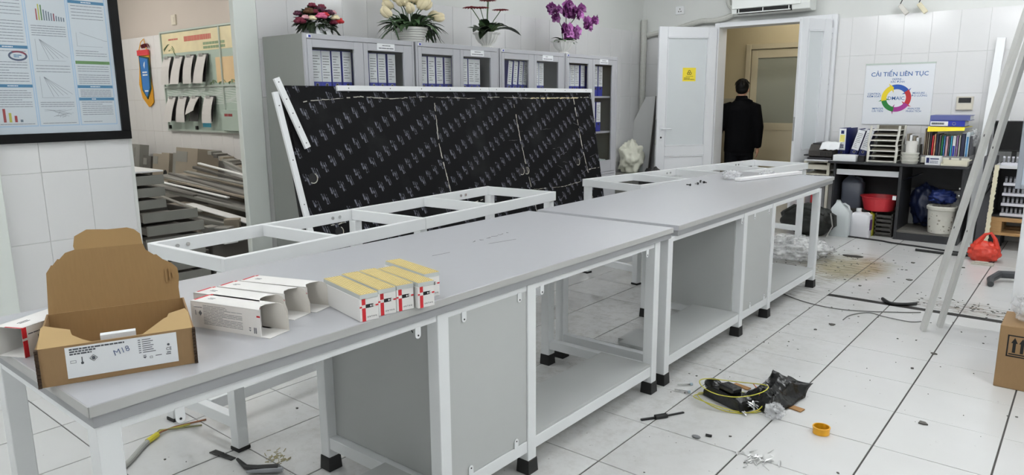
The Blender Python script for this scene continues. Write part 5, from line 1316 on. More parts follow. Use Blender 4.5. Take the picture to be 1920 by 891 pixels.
# file sorter with folders
t = thing('file_sorter', 'long low grey file sorter holding coloured folders on the desk', 'file sorter', (-1.15, 8.2, ZD))
sx0, sx1 = -1.345, -.925
G().box(sx0, sx1, 8.05, 8.42, 0 + ZD, ZD + .012).box(sx0, sx1, 8.05, 8.06, ZD, ZD + .085).box(sx0, sx1, 8.41, 8.42, ZD, ZD + .1).box(sx0, sx0 + .008, 8.06, 8.41, ZD, ZD + .09).box(sx1 - .008, sx1, 8.06, 8.41, ZD, ZD + .09).build('sorter_body', mat('sorter_grey', '7f7f80', .5), t, world=True, bev=.002)
for k in range(5): G().box(sx0 + .012 + .085 * k, sx0 + .078 + .085 * k, 8.046, 8.05, ZD + .012, ZD + .07).build('label_card', mat('cream_card', 'd9d6c9', .7), t, world=True)
fold = [('8a7d6a', .012, .335, 'tan'), ('6c5a4c', .012, .33, 'brown'), ('9b9484', .01, .345, 'beige'), ('3a2c38', .014, .30, 'dark plum'), ('c9303a', .012, .265, 'red'), ('d8a17c', .012, .28, 'salmon'), ('26283c', .02, .28, 'dark navy'), ('5a5358', .016, .27, 'dark grey'), ('2c7a4a', .012, .265, 'green'), ('3b6fa0', .012, .265, 'steel blue'), ('b9929c', .02, .26, 'dusty pink'), ('55525a', .01, .265, 'charcoal'), ('38a0c0', .012, .265, 'turquoise'), ('e0e0e4', .026, .265, 'white with blue band'), ('8a6a98', .014, .27, 'violet'), ('a7a79c', .014, .27, 'pale grey'), ('262a44', .03, .29, 'thick midnight blue'), ('c7d3d8', .03, .30, 'thick pale blue'), ('4a4a50', .02, .27, 'slate')]
x = sx0 + .012
for k, (hx, w, h, nm) in enumerate(fold):
    o = G().box(0, w - .0015, -.30, 0, 0, h)
    t = thing('folder', '%s folder standing in the grey file sorter' % nm, 'folder', (x, 8.405, ZD + .0125), (0, 0, 0), 'folders in the grey file sorter')
    o.build('cover', mat('folder_' + nm.replace(' ', '_'), hx, .5, var=.08, scale=15), t, bev=.001)
    G().box(.001, w - .0025, -.29, -.01, .004, h + .001).build('paper_stack', PAPER, t)
    if 'band' in nm: G().box(.003, w - .005, -.3012, -.30, .06, .17).build('blue_band', BLUEB, t)
    if 'thick pale' in nm: G().box(.006, w - .008, -.3012, -.30, .02, .26).build('blue_band', mat('band_blue', '3d78a8', .5), t)
    x += w + .0055
# flat things on top of the folders
t = thing('plastic_folder', 'bright yellow plastic folder lying on top of the upright folders', 'folder', (-1.15, 8.2, ZD + .36))
ztop = ZD + .0125 + .3465
G().prism([(-.16, -.19), (.15, -.19), (.17, .16), (-.14, .16)], (-1.145, 8.25, ztop), (1, 0, 0), (0, 1, 0), 0, .006).build('folder_sheet', mat('bright_yellow', 'f2dd2e', .4), t, world=True)
G().prism([(-.16, -.045), (.15, -.03), (.15, 0), (-.16, 0)], (-1.145, 8.058, ztop + .002), (1, 0, 0), (0, .3, 1), 0, .004).build('front_flap', mat('bright_yellow', 'f2dd2e', .4), t, world=True)
def flat_binder(label, x0, x1, y0, y1, z, h, col, lab=None):
    t = thing('lever_arch_binder', label, 'binder', ((x0 + x1) / 2, (y0 + y1) / 2, z))
    G().box(x0, x1, y0, y1, z, z + .004).box(x0, x1, y0, y1, z + h - .004, z + h).box(x0, x1, y0, y0 + .005, z + .004, z + h - .004).build('cover', col, t, world=True, bev=.001)
    G().box(x0 + .006, x1 - .008, y0 + .006, y1 - .01, z + .005, z + h - .006).build('paper_stack', PAPER, t, world=True)
    if lab:
        l = G().box(lab[0], lab[1], y0 - .0012, y0, z + .006, z + h - .006).build('spine_label', PAPER, t, world=True)
        g = G(); scribble(g, (0, y0 - .0012, 0), (1, 0, 0), (0, 0, 1), lab[0] + .01, lab[1] - .02, z + .014, z + h - .014, 1, .02, rng, lift=.0005, words=8); g.build('label_print', PRINT, l, world=True)
        G().tube([(x1 - .09, y0 - .002, z + h / 2), (x1 - .09, y0, z + h / 2)], .016, 14).build('finger_ring', CHROME, t, world=True)
        G().tube([(x1 - .09, y0 - .0028, z + h / 2), (x1 - .09, y0 - .002, z + h / 2)], .012, 14).build('finger_hole', col, t, world=True)
    return t
flat_binder('navy lever-arch binder with long white spine label lying flat on the folders', -1.295, -1.0, 8.07, 8.38, ztop + .0095, .055, BLUEB, (-1.29, -1.14))
flat_binder('empty blue-grey binder lying open-edged on top of the whole folder pile', -1.30, -.965, 8.09, 8.41, ztop + .066, .05, mat('dusty_blue', '5a6296', .45, var=.06))
o = G().blob((-.945, 8.25, ztop - .10), .055, .13, .09, 5, .3, 2.2, 20, 12).build('plastic_wrap', FILM, smooth=True); tag(o, 'clear plastic wrap bunched at the right end of the folder pile', 'plastic wrap')
# label box and pale tray at the front edge
t = thing('label_box', 'small white printed box at the front edge of the desk', 'box', (-1.21, 7.97, ZD))
G().box(-1.283, -1.15, 7.94, 8.03, ZD, ZD + .086).build('box_body', PAPER, t, world=True, bev=.002)
g = G().box(-1.272, -1.247, 7.939, 7.94, ZD + .02, ZD + .07).box(-1.24, -1.165, 7.939, 7.94, ZD + .055, ZD + .066); scribble(g, (0, 7.94, 0), (1, 0, 0), (0, 0, 1), -1.24, -1.17, ZD + .015, ZD + .045, 3, .004, rng, lift=.001, words=4); g.build('box_print', NAVY, t, world=True)
t = thing('pale_tray', 'shallow cream plastic tray at the right front edge of the desk', 'tray', (-1.02, 7.98, ZD))
CT = mat('cream_tray', 'd8d4c2', .4)
G().box(-1.145, -.925, 7.925, 8.035, ZD, ZD + .006).box(-1.145, -.925, 7.92, 7.926, ZD, ZD + .02).box(-1.145, -.925, 8.034, 8.04, ZD, ZD + .05).box(-.931, -.925, 7.926, 8.034, ZD, ZD + .055).box(-1.145, -1.139, 7.926, 8.034, ZD, ZD + .03).build('tray_body', CT, t, world=True, bev=.002)
G().tube([(-.925, 7.93, ZD + .05), (-.905, 7.95, ZD + .06), (-.905, 8.0, ZD + .06), (-.925, 8.03, ZD + .05)], .006, 6).build('tray_handle', CT, t, world=True, smooth=True)

# ------------------------------------------------------------------ jugs, basin, bags below the desk
def jug(label, loc, w, d, h, m, capm, rot=0, cap=False, tall=.30):
    t = thing('plastic_jug', label, 'jug', loc, (0, 0, rot))
    k = h * (1 - tall)
    g = G(); rings = [(0.0, .96), (.012, 1.0), (k * .5, .985), (k, 1.0), (k + (h - k) * .35, .78), (k + (h - k) * .7, .42), (h * .97, .24), (h, .23)]
    vs = []; n = 24
    for z, s in rings:
        for i in range(n):
            a = 2 * pi * i / n; ca, sa = cos(a), sin(a); p = .35
            x = math.copysign(abs(ca) ** p, ca) * w / 2 * s; y = math.copysign(abs(sa) ** p, sa) * d / 2 * s
            vs.append((x - (w * .16 * max(0, (z - k) / (h - k)) if z > k else 0), y, z))
    fs = [(i * n + j, i * n + (j + 1) % n, (i + 1) * n + (j + 1) % n, (i + 1) * n + j) for i in range(len(rings) - 1) for j in range(n)] + [tuple(range(n - 1, -1, -1)), tuple((len(rings) - 1) * n + j for j in range(n))]
    g.add(vs, fs).build('jug_body', m, t, smooth=True, angle=60)
    G().tube([(-w * .08, 0, h * .9), (w * .16, 0, h * .93), (w * .34, 0, k + (h - k) * .55), (w * .43, 0, k * 1.0)], [w * .06, w * .065, w * .065, w * .06], 8).build('jug_handle', m, t, smooth=True)
    if cap: G().tube([(-w * .16, 0, h), (-w * .16, 0, h + .03)], w * .13, 14).build('cap', capm, t, smooth=True)
    else: G().tube([(-w * .16, 0, h), (-w * .16, 0, h + .012)], w * .1, 14).build('neck', m, t, smooth=True)
    return t
JW = mat('translucent_white', 'c5cbcc', .35, var=.03, scale=4); JB = mat('smoky_plastic', '5f6470', .35, var=.05, scale=4); JO = mat('opaque_white_plastic', 'dcdce0', .4); JY = mat('yellow_green_plastic', '8d8a22', .45)
jug('large translucent white jug on the floor in front of the desk', (-1.975, 7.80, 0), .20, .16, .36, JW, WHITE)
jj = jug('small white canister with purple side label on the floor by the large jug', (-1.79, 7.86, 0), .19, .13, .265, JO, WHITE, cap=True, tall=.12)
G().box(.0955, .097, -.045, .045, .08, .19).build('side_label', mat('purple_label', '6a3f78', .5), jj)
stand = thing('low_crate', 'dark plastic crate standing under the desk below the red basin', 'crate', (-1.61, 8.12, 0))
CRT = mat('crate_grey', '4c4a46', .5, var=.15)
for k in range(5): G().box(-1.69, -1.53, 7.99, 7.998, .02 + .045 * k, .045 + .045 * k).build('crate_slat', CRT, stand, world=True)
for x in (-1.69, -1.538): G().box(x, x + .012, 7.99, 8.27, 0, .242).build('crate_side', CRT, stand, world=True)
G().box(-1.678, -1.538, 8.0, 8.27, .0, .012).build('crate_floor', CRT, stand, world=True); G().box(-1.678, -1.538, 8.26, 8.27, .012, .242).build('crate_side', CRT, stand, world=True)
bs = tag(G().box(-2.09, -1.77, 8.07, 8.43, 0, .255).build('dark_box', mat('dark_brown_box', '3a3632', .7), bev=.003), 'dark low box under the desk carrying the smoky jug', 'box')
jug('big smoky grey jug standing on a dark box at the back of the desk', (-1.975, 8.2, .2555), .21, .18, .345, JB, WHITE, tall=.24)
jug('yellow-green canister on the floor beside the dark crate', (-1.725, 8.02, 0), .055, .14, .245, JY, WHITE, tall=.1)
t = thing('plastic_basin', 'red round plastic basin on the dark crate under the desk', 'basin', (-1.69, 8.12, .2565))
G().lathe([(.135, 0), (.142, .006), (.172, .135), (.186, .142), (.188, .15), (.168, .148), (.135, .012), (0, .012)], 40).build('basin', RED, t, smooth=True)
BB = mat('blue_bag', '2a3a78', .35, var=.2, scale=6, bump=.08, bscale=9)
tag(G().blob((-1.30, 8.31, .33), .14, .10, .22, 3, .22, 2.3, 44, 28, floor=.0935).build('rubbish_bag', mat('dark_blue_bag', '1a2342', .35, var=.2, scale=6, bump=.08, bscale=9), smooth=True), 'dark blue rubbish bag standing on the shelf at the left inside the desk', 'bag')
tag(G().blob((-1.13, 8.14, .435), .125, .11, .075, 9, .3, 2.8, 44, 24, floor=.372).build('blue_sheet', BB, smooth=True), 'crumpled blue plastic sheet piled above the white bucket', 'plastic sheet')
t = thing('bucket', 'dirty white plastic bucket with torn lid on the desk shelf edge', 'bucket', (-1.105, 8.04, .0925))
BK = mat('dirty_white_plastic', 'cfcdc3', .5, var=.25, scale=9)
G().lathe([(.103, 0), (.108, .004), (.124, .232), (.134, .236), (.137, .262), (.128, .274), (.118, .272), (.098, .01), (0, .01)], 36).build('bucket_body', BK, t, smooth=True)
g = G(); r8 = random.Random(8)
for k in range(18): 
    a = -pi / 2 + r8.uniform(-1.1, 1.1); z = r8.uniform(.02, .2); rr = .1035 + .0165 * z / .232 + .0035; s = r8.uniform(.003, .012)
    g.tube([(rr * cos(a), rr * sin(a), z), ((rr + .0008) * cos(a), (rr + .0008) * sin(a), z)], s, 7)
g.build('dirt_spot', mat('cement_dirt', '8d887a', .9), t)
G().blob((0, 0, .25), .10, .10, .03, 4, .4, 3, 20, 12).build('rubble_fill', mat('rubble', '57534c', .9, var=.4, scale=30), t)

# ------------------------------------------------------------------ the corner by the door
t = thing('grey_board', 'tall grey board with cut corner leaning in the room corner', 'board', (-4.62, 8.2, 0), (R(-3), 0, 0))
GB = mat('grey_board_face', 'cfd0cf', .45)
G().prism([(-.17, 0), (.085, 0), (.17, 1.46), (.03, 1.45), (-.13, 1.14)], (0, .08, 0), (1, 0, 0), (0, 0, 1), 0, .02).build('board', GB, t, bev=.002)
G().prism([(.085, 0), (.095, 0), (.182, 1.45), (.17, 1.46)], (0, .10, 0), (1, 0, 0), (0, 0, 1), 0, .04).build('board_edge', GD[2], t)
tag(G().box(-4.66, -4.50, 8.10, 8.14, .50, .80).box(-4.54, -4.515, 8.095, 8.10, .5, .8).build('printed_carton', mat('pale_print_box', 'c3cccb', .6, var=.2, scale=14), bev=.002), 'pale printed flat carton behind the white sack in the corner', 'carton')
tag(G().box(-4.70, -4.44, 7.75, 8.14, 0, .499).build('grey_box', GD[0], bev=.004), 'grey box on the floor under the white sack in the corner', 'box')
SK = mat('white_sack', 'e6e6d6', .6, var=.04, scale=12, bump=.08, bscale=10)
tag(G().blob((-4.55, 7.92, .68), .15, .17, .21, 12, .30, 2.2, 44, 28, floor=.4995).build('white_sack', SK, smooth=True), 'crumpled white sack in the corner beside the farthest cabinet', 'sack')
tag(G().blob((-4.1, 7.65, .30), .17, .16, .32, 6, .2, 2.4, 36, 22, floor=.0005).build('black_sack', mat('black_sack', '0f0f10', .5, bump=.08, bscale=12), smooth=True), 'black sack in front of the open left door leaf', 'sack')

# ------------------------------------------------------------------ floor behind the far bench
t = thing('duffel_bag', 'black duffel bag with side pocket on the floor behind the far bench', 'bag', (-2.24, 7.62, 0))
DF = mat('duffel_black', '232522', .6, var=.2, scale=12, bump=.25, bscale=12)
g = G().blob((-2.27, 7.66, .16), .28, .16, .17, 7, .18, 2.0, 48, 26, floor=.0005); g.build('bag_body', DF, t, world=True, smooth=True)
G().tube([(-2.46, 7.52, .24), (-2.36, 7.5, .32), (-2.2, 7.49, .30), (-2.06, 7.5, .25)], .016, 8).build('shoulder_strap', DF, t, world=True, smooth=True)
G().tube([(-2.03, 7.58, .26), (-1.965, 7.54, .24), (-1.955, 7.53, .15), (-2.02, 7.57, .10)], .018, 8).build('end_handle', DF, t, world=True, smooth=True)
G().tube([(-2.0, 7.51, .27), (-1.97, 7.50, .14), (-2.02, 7.50, .03)], .006, 6).build('piping', mat('grey_piping', '9c9c98', .6), t, world=True, smooth=True)
tag(G().tube([(-2.34, 8.15, .0), (-2.34, 8.15, .36)], .055, 18).tube([(-2.34, 8.15, .36), (-2.34, 8.15, .40)], .025, 10).build('fire_extinguisher', RED, smooth=True), 'red cylinder standing on the floor under the printer stand', 'cylinder')
o = G().blob((-2.02, 6.48, .085), .32, .34, .10, 15, .28, 3.4, 64, 36, floor=.001).build('bubble_wrap', BUBBLE, smooth=True); tag(o, 'heap of clear bubble wrap on the floor behind the far bench', 'bubble wrap')
tag(G().box(-2.50, -2.20, 7.02, 7.06, .0005, .03).build('black_brush', BLACK, bev=.005), 'black flat bar on the floor under the duffel bag', 'bar')

# ------------------------------------------------------------------ right side: post, poles, shelf, cabinet
tag(G().beam((-.872, 8.17, 0), (-.826, 8.45, 1.975), .072, .03, (0, 1, 0)).build('white_post', WHITE, bev=.002), 'tall white board leaning on the back wall right of the controller', 'board')
AL = mat('pale_aluminium_profile', 'd4d4d0', .4, var=.05, scale=10)
for (a, b, lb) in (((-.70, 4.845, 0), (-.29, 4.235, 2.02), 'left one of two long pale poles leaning against the white cabinet'), ((-.632, 4.99, 0), (-.29, 4.45, 1.90), 'right one of two long pale poles leaning against the white cabinet')):
    a, b = Vector(a), Vector(b); t = thing('leaning_pole', lb, 'pole', tuple(a))
    G().beam(a, b, .043, .022, (1, .6, 0)).build('profile', AL, t, world=True, bev=.001)
    d = (b - a)
    for f in (.34, .6): 
        p = a + d * f; G().beam(p + Vector((.0, -.0, 0)), p + d * .006, .008, .0232, (1, .6, 0)).build('screw_hole', BLACK, t, world=True)
t = thing('sample_shelf', 'dark shelf on wooden pallet holding white tube racks at the right end', 'shelf', (-.5, 8.1, 0))
DS = mat('dark_shelf_unit', '1f1f22', .5)
G().box(-.70, -.688, 8.0, 8.4, .302, .76).build('side_panel', DS, t, world=True); G().box(-.70, .0, 8.38, 8.4, .302, .76).build('back_panel', DS, t, world=True)
G().box(-.71, .0, 7.95, 8.4, .762, .79).build('top_board', mat('white_shelf_board', 'd9d9dc', .4), t, world=True, bev=.002)
G().box(-.688, 0, 8.0, 8.38, .302, .315).build('bottom_board', DS, t, world=True)
RK = mat('tube_rack_white', 'd8d8e0', .4); TB = mat('tube_glass', '8f9096', .3); TC = mat('tube_cap', '4a4a50', .5)
def tube_rack(label, x, y, z, caps):
    t = thing('tube_rack', label, 'tube rack', (x, y, z), (0, 0, 0), 'white tube racks at the right end')
    G().box(0, .25, 0, .1, 0, .025).build('rack_tray', RK, t, bev=.002)
    for k in range(7):
        xx = .018 + .034 * k; tb = G().tube([(xx, .02, .025), (xx, .02, .068)], .0095, 8).build('tube', TB, t, smooth=True)
        G().tube([(xx, .02, .068), (xx, .02, .082)], .0105, 8).build('tube_cap', RK if caps else TC, tb, smooth=True)
for k in range(4): tube_rack('white rack of small tubes, %s from the bottom inside the dark shelf' % ordn[k], -.632, 8.0, .3155 + .095 * k, 0)
tube_rack('white rack of small tubes standing on top of the dark shelf under the monitor', -.665, 7.97, .7905, 1)
t = thing('pallet', 'small light wooden pallet under the dark shelf', 'pallet', (-.45, 8.15, 0))
WD = mat('pallet_wood', 'a98456', .75, var=.15, scale=8, stretch=(2, 20, 20))
for y in (7.93, 8.14, 8.35): G().box(-.70, .0, y, y + .08, .27, .30).build('top_plank', WD, t, world=True, bev=.002); G().box(-.70, .0, y, y + .08, .14, .165).build('bottom_plank', WD, t, world=True, bev=.002)
for x in (-.70, -.1):
    for y in (7.93, 8.14, 8.35): 
        G().box(x, x + .1, y, y + .08, .165, .27).build('block', WD, t, world=True, bev=.002); G().box(x, x + .1, y, y + .08, 0, .14).build('foot', DS, t, world=True)
t = thing('monitor', 'black flat monitor standing on the shelf behind the leaning poles', 'monitor', (-.66, 8.3, .7905))
G().box(-.78, -.42, 8.255, 8.29, .9, 1.19).build('screen_case', BLACK, t, world=True, bev=.005); G().box(-.77, -.43, 8.253, 8.255, .915, 1.18).build('screen', mat('screen_black', '08080a', .15), t, world=True)
G().box(-.62, -.58, 8.29, 8.31, .80, 1.0).build('stand_neck', BLACK, t, world=True); G().box(-.69, -.51, 8.2, 8.38, .7905, .80).build('stand_foot', BLACK, t, world=True)
G().prism([(0, 0), (0, .22), (.05, .16), (.07, 0)], (-.78, 8.23, .80), (1, 0, 0), (0, 0, 1), -.02, 0).build('grey_bracket', mat('mid_grey_plastic', '8a8a88', .5), t, world=True) if False else None
tag(G().box(-.815, -.715, 8.1, 8.3, 0, .86).build('grey_pedestal', mat('dark_grey_box', '56565a', .6), bev=.004), 'narrow dark grey pedestal behind the leaning white board', 'pedestal')  # one even dark grey for the whole pedestal
for k, (a, c) in enumerate((((-.79, 8.06, .82), .16), ((-.77, 8.05, .80), .10))):
    pts = [(a[0] + .07 * sin(f * pi), a[1], a[2] - f * 2.2 * c) for f in [i / 10 for i in range(11)]]
    tag(G().tube(pts, .008, 6).build('black_cable', BLACK, smooth=True), 'black looping cable hanging behind the leaning poles, %s one' % ('longer', 'shorter')[k], 'cable')
g = G(); r9 = random.Random(14); n = 60
L_ = [(-.70 - .012 * f * 0 + r9.uniform(-.003, .003) - .018 * (1 - f), 7.82 + .02 * f, .0 + .80 * f) for f in [i / n for i in range(n + 1)]]
vs = []; 
for i, (x, y, z) in enumerate(L_):
    w = .034 + r9.uniform(-.004, .004); vs += [(x, y, z), (x + w, y, z), (x + w, y + .03, z), (x, y + .03, z)]
fs = [(i * 4 + k, i * 4 + (k + 1) % 4, i * 4 + 4 + (k + 1) % 4, i * 4 + 4 + k) for i in range(n) for k in range(4)] + [(3, 2, 1, 0), (n * 4, n * 4 + 1, n * 4 + 2, n * 4 + 3)]
tag(g.add(vs, fs).build('foam_strip', mat('cream_foam', 'ded8bd', .8, var=.05, scale=20)), 'upright cream foam strip with ragged edges beside the wooden pallet', 'foam strip')
RB = plasticfilm('red_bag_film', srgb('d8402f'), .92, .22); 
t = thing('plastic_bag', 'red plastic carrier bag on the floor in front of the pallet', 'bag', (-.66, 7.3, 0))
g = G().blob((-.655, 7.32, .075), .125, .11, .10, 21, .2, 2.4, 48, 28, floor=.001); g.build('bag_body', RB, t, world=True, smooth=True)
G().tube([(-.72, 7.32, .14), (-.66, 7.32, .235), (-.62, 7.32, .25), (-.585, 7.32, .20), (-.57, 7.32, .12)], [.03, .014, .012, .016, .03], 8).build('bag_handle', RB, t, world=True, smooth=True)
tag(G().box(-.72, -.56, 7.10, 7.2, .0005, .012).box(-.70, -.6, 7.12, 7.19, .012, .02).build('scrap_paper', mat('scrap', 'b8b4a8', .8, var=.3, scale=30)), 'scraps of paper lying in front of the red carrier bag', 'paper')
t = thing('white_cabinet', 'white cabinet with grey framed glazed door at the right edge', 'cabinet', (-.1, 4.4, 0))
G().box(-.25, .45, 4.40, 5.1, 0, .96).build('cabinet_base', mat('cabinet_white', 'e4e6e8', .35), t, world=True, bev=.003)
G().box(-.25, .45, 4.40, 5.1, .962, 2.05).build('cabinet_top', mat('cabinet_white', 'e4e6e8', .35), t, world=True, bev=.003)
G().box(-.285, .45, 4.33, 4.36, .968, 2.04).build('glazed_door', mat('pale_blue_glass', 'c6d0da', .15), t, world=True)
G().box(-.292, -.268, 4.32, 4.37, .965, 2.045).box(-.268, .45, 4.32, 4.37, .965, .985).build('door_frame', mat('frame_grey', '9aa0a8', .4, metal=.3), t, world=True, bev=.002)
t = thing('cardboard_carton', 'brown carton with this-way-up arrows by the white cabinet', 'carton', (-.07, 4.3, 0))
cb = G().prism([(-.26, 4.30), (.16, 4.13), (.255, 4.40), (-.165, 4.39)], (0, 0, 0), (1, 0, 0), (0, 1, 0), .0, .318) if False else G().box(-.262, .20, 4.095, 4.392, 0, .318)
M_ = Matrix.Rotation(R(0), 4, 'Z')
cb.build('carton_body', CARD, t, world=True, bev=.003)
fp = Vector((-.262, 4.095, 0)); n_ = Vector((0, -1, 0))
g = G(); 
rect(g, fp, Vector((1, 0, 0)), Vector((0, 0, 1)), .035, .125, .165, .275, .006, .0008)
for a in (.058, .09):
    g.slab(fp, (1, 0, 0), (0, 0, 1), a, a + .013, .187, .235, 0, .0008).prism([(a - .007, .235), (a + .02, .235), (a + .0065, .263)], fp, (1, 0, 0), (0, 0, 1), 0, .0008)
g.slab(fp, (1, 0, 0), (0, 0, 1), .045, .115, .176, .182, 0, .0008)
g.build('arrow_mark', BLACKM, t, world=True)
tag(G().blob((-.08, 4.23, .40), .15, .11, .10, 31, .25, 2.4, 44, 26, floor=.3195).build('plastic_bag', FILM, smooth=True), 'clear crumpled plastic bag on top of the brown carton', 'plastic bag')
o = G().blob((-.16, 4.26, .56), .09, .09, .10, 33, .4, 3.2, 36, 22).build('plastic_bag', FILM, smooth=True)
o.parent = None; bpy.data.objects.remove(o)
tag(G().tube([(-.50, 6.32, .02), (-.515, 6.45, .03), (-.47, 6.56, .055), (-.38, 6.6, .055), (-.2, 6.58, .04), (0, 6.55, .03)], [.022, .026, .03, .03, .028, .028], 10).build('bent_hose', mat('dark_grey_hose', '3f4144', .45), smooth=True), 'short curved dark grey hose on the floor behind the white cabinet', 'hose')

# ------------------------------------------------------------------ on the far bench
zb = .8115
tag(G().beam((-2.04, 5.13, zb + .0125), (-1.84, 5.92, zb + .0125), .05, .024).build('foam_bar', mat('foam_white', 'efeeee', .6), bev=.003), 'long white foam bar lying on the far bench', 'foam bar')
tag(G().blob((-2.13, 5.25, zb + .03), .07, .09, .038, 41, .3, 2.6, 36, 22, floor=zb + .0005).build('plastic_wrap', FILM, smooth=True), 'clear crumpled plastic wrap beside the white foam bar', 'plastic wrap')
tag(G().blob((-2.0, 5.62, zb + .02), .05, .12, .024, 43, .3, 2.6, 36, 22, floor=zb + .0005).build('plastic_wrap', FILM, smooth=True), 'clear plastic wrap behind the middle of the white foam bar', 'plastic wrap')
for k, (x, y) in enumerate(((-2.21, 4.66), (-2.19, 4.75), (-2.17, 4.86), (-2.21, 4.90), (-2.24, 4.93))):
    t = thing('steel_screw', 'small dark screw, %s from the near end in the cluster on the far bench' % ordw[k], 'screw', (x, y, zb + .008), (0, 0, k * 1.3), 'loose screws on the far bench')
    G().tube([(-.012, 0, 0), (.014, 0, 0)], .004, 8).build('shank', CHROME if k % 2 else BLACK, t); G().tube([(.014, 0, 0), (.02, 0, 0)], .0085, 8).build('head', BLACK, t)

# ------------------------------------------------------------------ floor litter
t = thing('black_plastic_bag', 'crumpled shiny black plastic bag on the floor tiles in the aisle', 'bag', (-1.15, 3.2, 0))
BP = mat('shiny_black_bag', '0c0c0d', .22, bump=.5, bscale=22)
g = G(); nn = 26; vs = []
for i in range(nn + 1):
    for j in range(nn + 1):
        u, v = i / nn, j / nn; x = -1.20 + .22 * u + .05 * v; y = 3.10 + .33 * v + .03 * sin(u * 6)
        e_ = min(u, v, 1 - u, 1 - v); z = .006 + min(1, e_ * 6) * (.045 + .05 * mnoise.noise(Vector((u * 3.5, v * 3.5, 7))) + .03 * abs(mnoise.noise(Vector((u * 9, v * 9, 2))))) + .055 * max(0, v - .8) * 5 * (1 if u > .45 else .3)
        vs.append((x + .035 * mnoise.noise(Vector((u * 4, v * 4, 5))), y, max(.003, z)))
fs = [(i * (nn + 1) + j, (i + 1) * (nn + 1) + j, (i + 1) * (nn + 1) + j + 1, i * (nn + 1) + j + 1) for i in range(nn) for j in range(nn)]
o = g.add(vs, fs).build('bag_body', BP, t, world=True, smooth=True); md = o.modifiers.new('solid', 'SOLIDIFY'); md.thickness = .002; md.offset = 1
t = thing('battery_pack', 'black wrapped box with torn silver end in front of the black bag', 'pack', (-1.21, 3.08, 0), (0, 0, R(-22)))
G().prism([(-.13, 0), (.12, 0), (.105, .05), (.08, .062), (-.08, .066), (-.125, .03)], (0, .045, .0), (1, 0, 0), (0, 0, 1), 0, .09).build('wrapped_box', BP, t, bev=.006)
G().ell((-.10, .0, .055), .05, .04, .03, 12, 8).build('wrapped_bulge', BP, t, smooth=True); G().box(-.04, .05, -.03, .035, .064, .09).build('upper_block', BP, t, bev=.006)
g = G(); r9 = random.Random(2)
for k in range(10): g.leaf((.115, r9.uniform(-.04, .04), r9.uniform(.01, .05)), (1, r9.uniform(-1, 1), r9.uniform(-.3, .8)), .035, .012, n=3)
g.build('torn_foil', CHROME, t)
YW = mat('yellow_green_wire', 'c3bb3c', .45, var=.15, scale=30)
def ringpts(c, rx, ry, rot, z0, n=44, wob=.008, seed=1):
    q = random.Random(seed); out = []
    for i in range(n):
        a = 2 * pi * i / n; x, y = rx * cos(a), ry * sin(a); out.append((c[0] + x * cos(rot) - y * sin(rot) + q.uniform(-wob, wob) * .15, c[1] + x * sin(rot) + y * cos(rot), z0 + .012 * (1 + sin(a * 2 + seed))))
    return out
t = thing('wire_coil', 'loose coil of thin yellow-green wire around the black wrapped box', 'wire', (-1.2, 3.07, 0))
for k, (c, rx, ry, ro_) in enumerate((((-1.205, 3.075), .165, .105, .35), ((-1.2, 3.07), .15, .10, .25), ((-1.19, 3.08), .155, .095, .5))):
    G().tube(ringpts(c, rx, ry, ro_, .075 if k == 2 else .004, seed=k), .0024, 6, closed=True).build('wire_loop', YW, t, world=True, smooth=True)
G().tube([(-1.07, 3.12, .03), (-1.1, 3.17, .06), (-1.14, 3.2, .075)], .0024, 6).build('orange_wire', mat('orange_wire', 'd9722a', .5), t, world=True, smooth=True)
CS = mat('thin_cardboard', '9c7448', .8, var=.1)
for (a, b, w, lb) in (((-1.04, 3.225, .004), (-.905, 3.2, .004), .04, 'right torn brown cardboard strip beside the black bag'), ((-1.275, 3.31, .004), (-1.19, 3.29, .004), .03, 'left torn brown cardboard strip behind the black bag')):
    tag(G().beam(a, b, w, .005).build('cardboard_strip', CS), lb, 'cardboard strip')
tag(G().blob((-.985, 3.055, .03), .045, .05, .036, 51, .35, 2.8, 36, 22, floor=.0006).build('crumpled_film', FILM, smooth=True), 'crumpled clear film in front of the black bag', 'film')
t = thing('tape_ring', 'yellow plastic ring standing on the floor tile joint', 'ring', (-.775, 3.03, .0002))
G().lathe([(.031, 0), (.034, .0), (.034, .026), (.036, .026), (.036, .031), (.031, .031), (.031, .0)], 32).build('ring', mat('amber_plastic', 'e0a21c', .4), t, smooth=True)
for p in t.children: p.data.polygons[-1].select = False
t = thing('cable_tie', 'short black cable tie lying on the tiles beside the near bench', 'cable tie', (-1.38, 2.75, 0))
G().beam((-1.44, 2.655, .004), (-1.385, 2.735, .004), .012, .007).beam((-1.385, 2.735, .005), (-1.325, 2.845, .004), .010, .005).build('strap', BLACK, t, world=True); G().beam((-1.40, 2.71, .008), (-1.365, 2.76, .010), .024, .015).build('tie_head', BLACK, t, world=True, bev=.002)
for k, (x, y, a, lb) in enumerate(((-1.465, 3.14, .8, 'long pale bolt lying by the foot of the far bench'), (-1.44, 3.06, .3, 'second thin bolt lying by the foot of the far bench'))):
    t = thing('loose_bolt', lb, 'bolt', (x, y, .007), (0, 0, a)); G().tube([(-.035, 0, 0), (.03, 0, 0)], .004, 8).build('shank', CHROME, t, smooth=True); G().tube([(.03, 0, 0), (.042, 0, 0)], .0075, 8).build('head', mat('pale_blue_plastic', 'a9bcc6'), t, smooth=True)
tag(G().tube([(-1.15, 2.695, .006), (-1.125, 2.70, .006)], .006, 8).build('black_plug', BLACK, smooth=True), 'small black plug on the tiles in the lower aisle', 'plug')
tag(G().ell((-1.175, 2.655, .006), .02, .013, .0055, 12, 6).build('grey_pebble', mat('grey_stone', '77787a', .7, var=.2, scale=80), smooth=True), 'small round grey lump beside the black plug', 'lump')
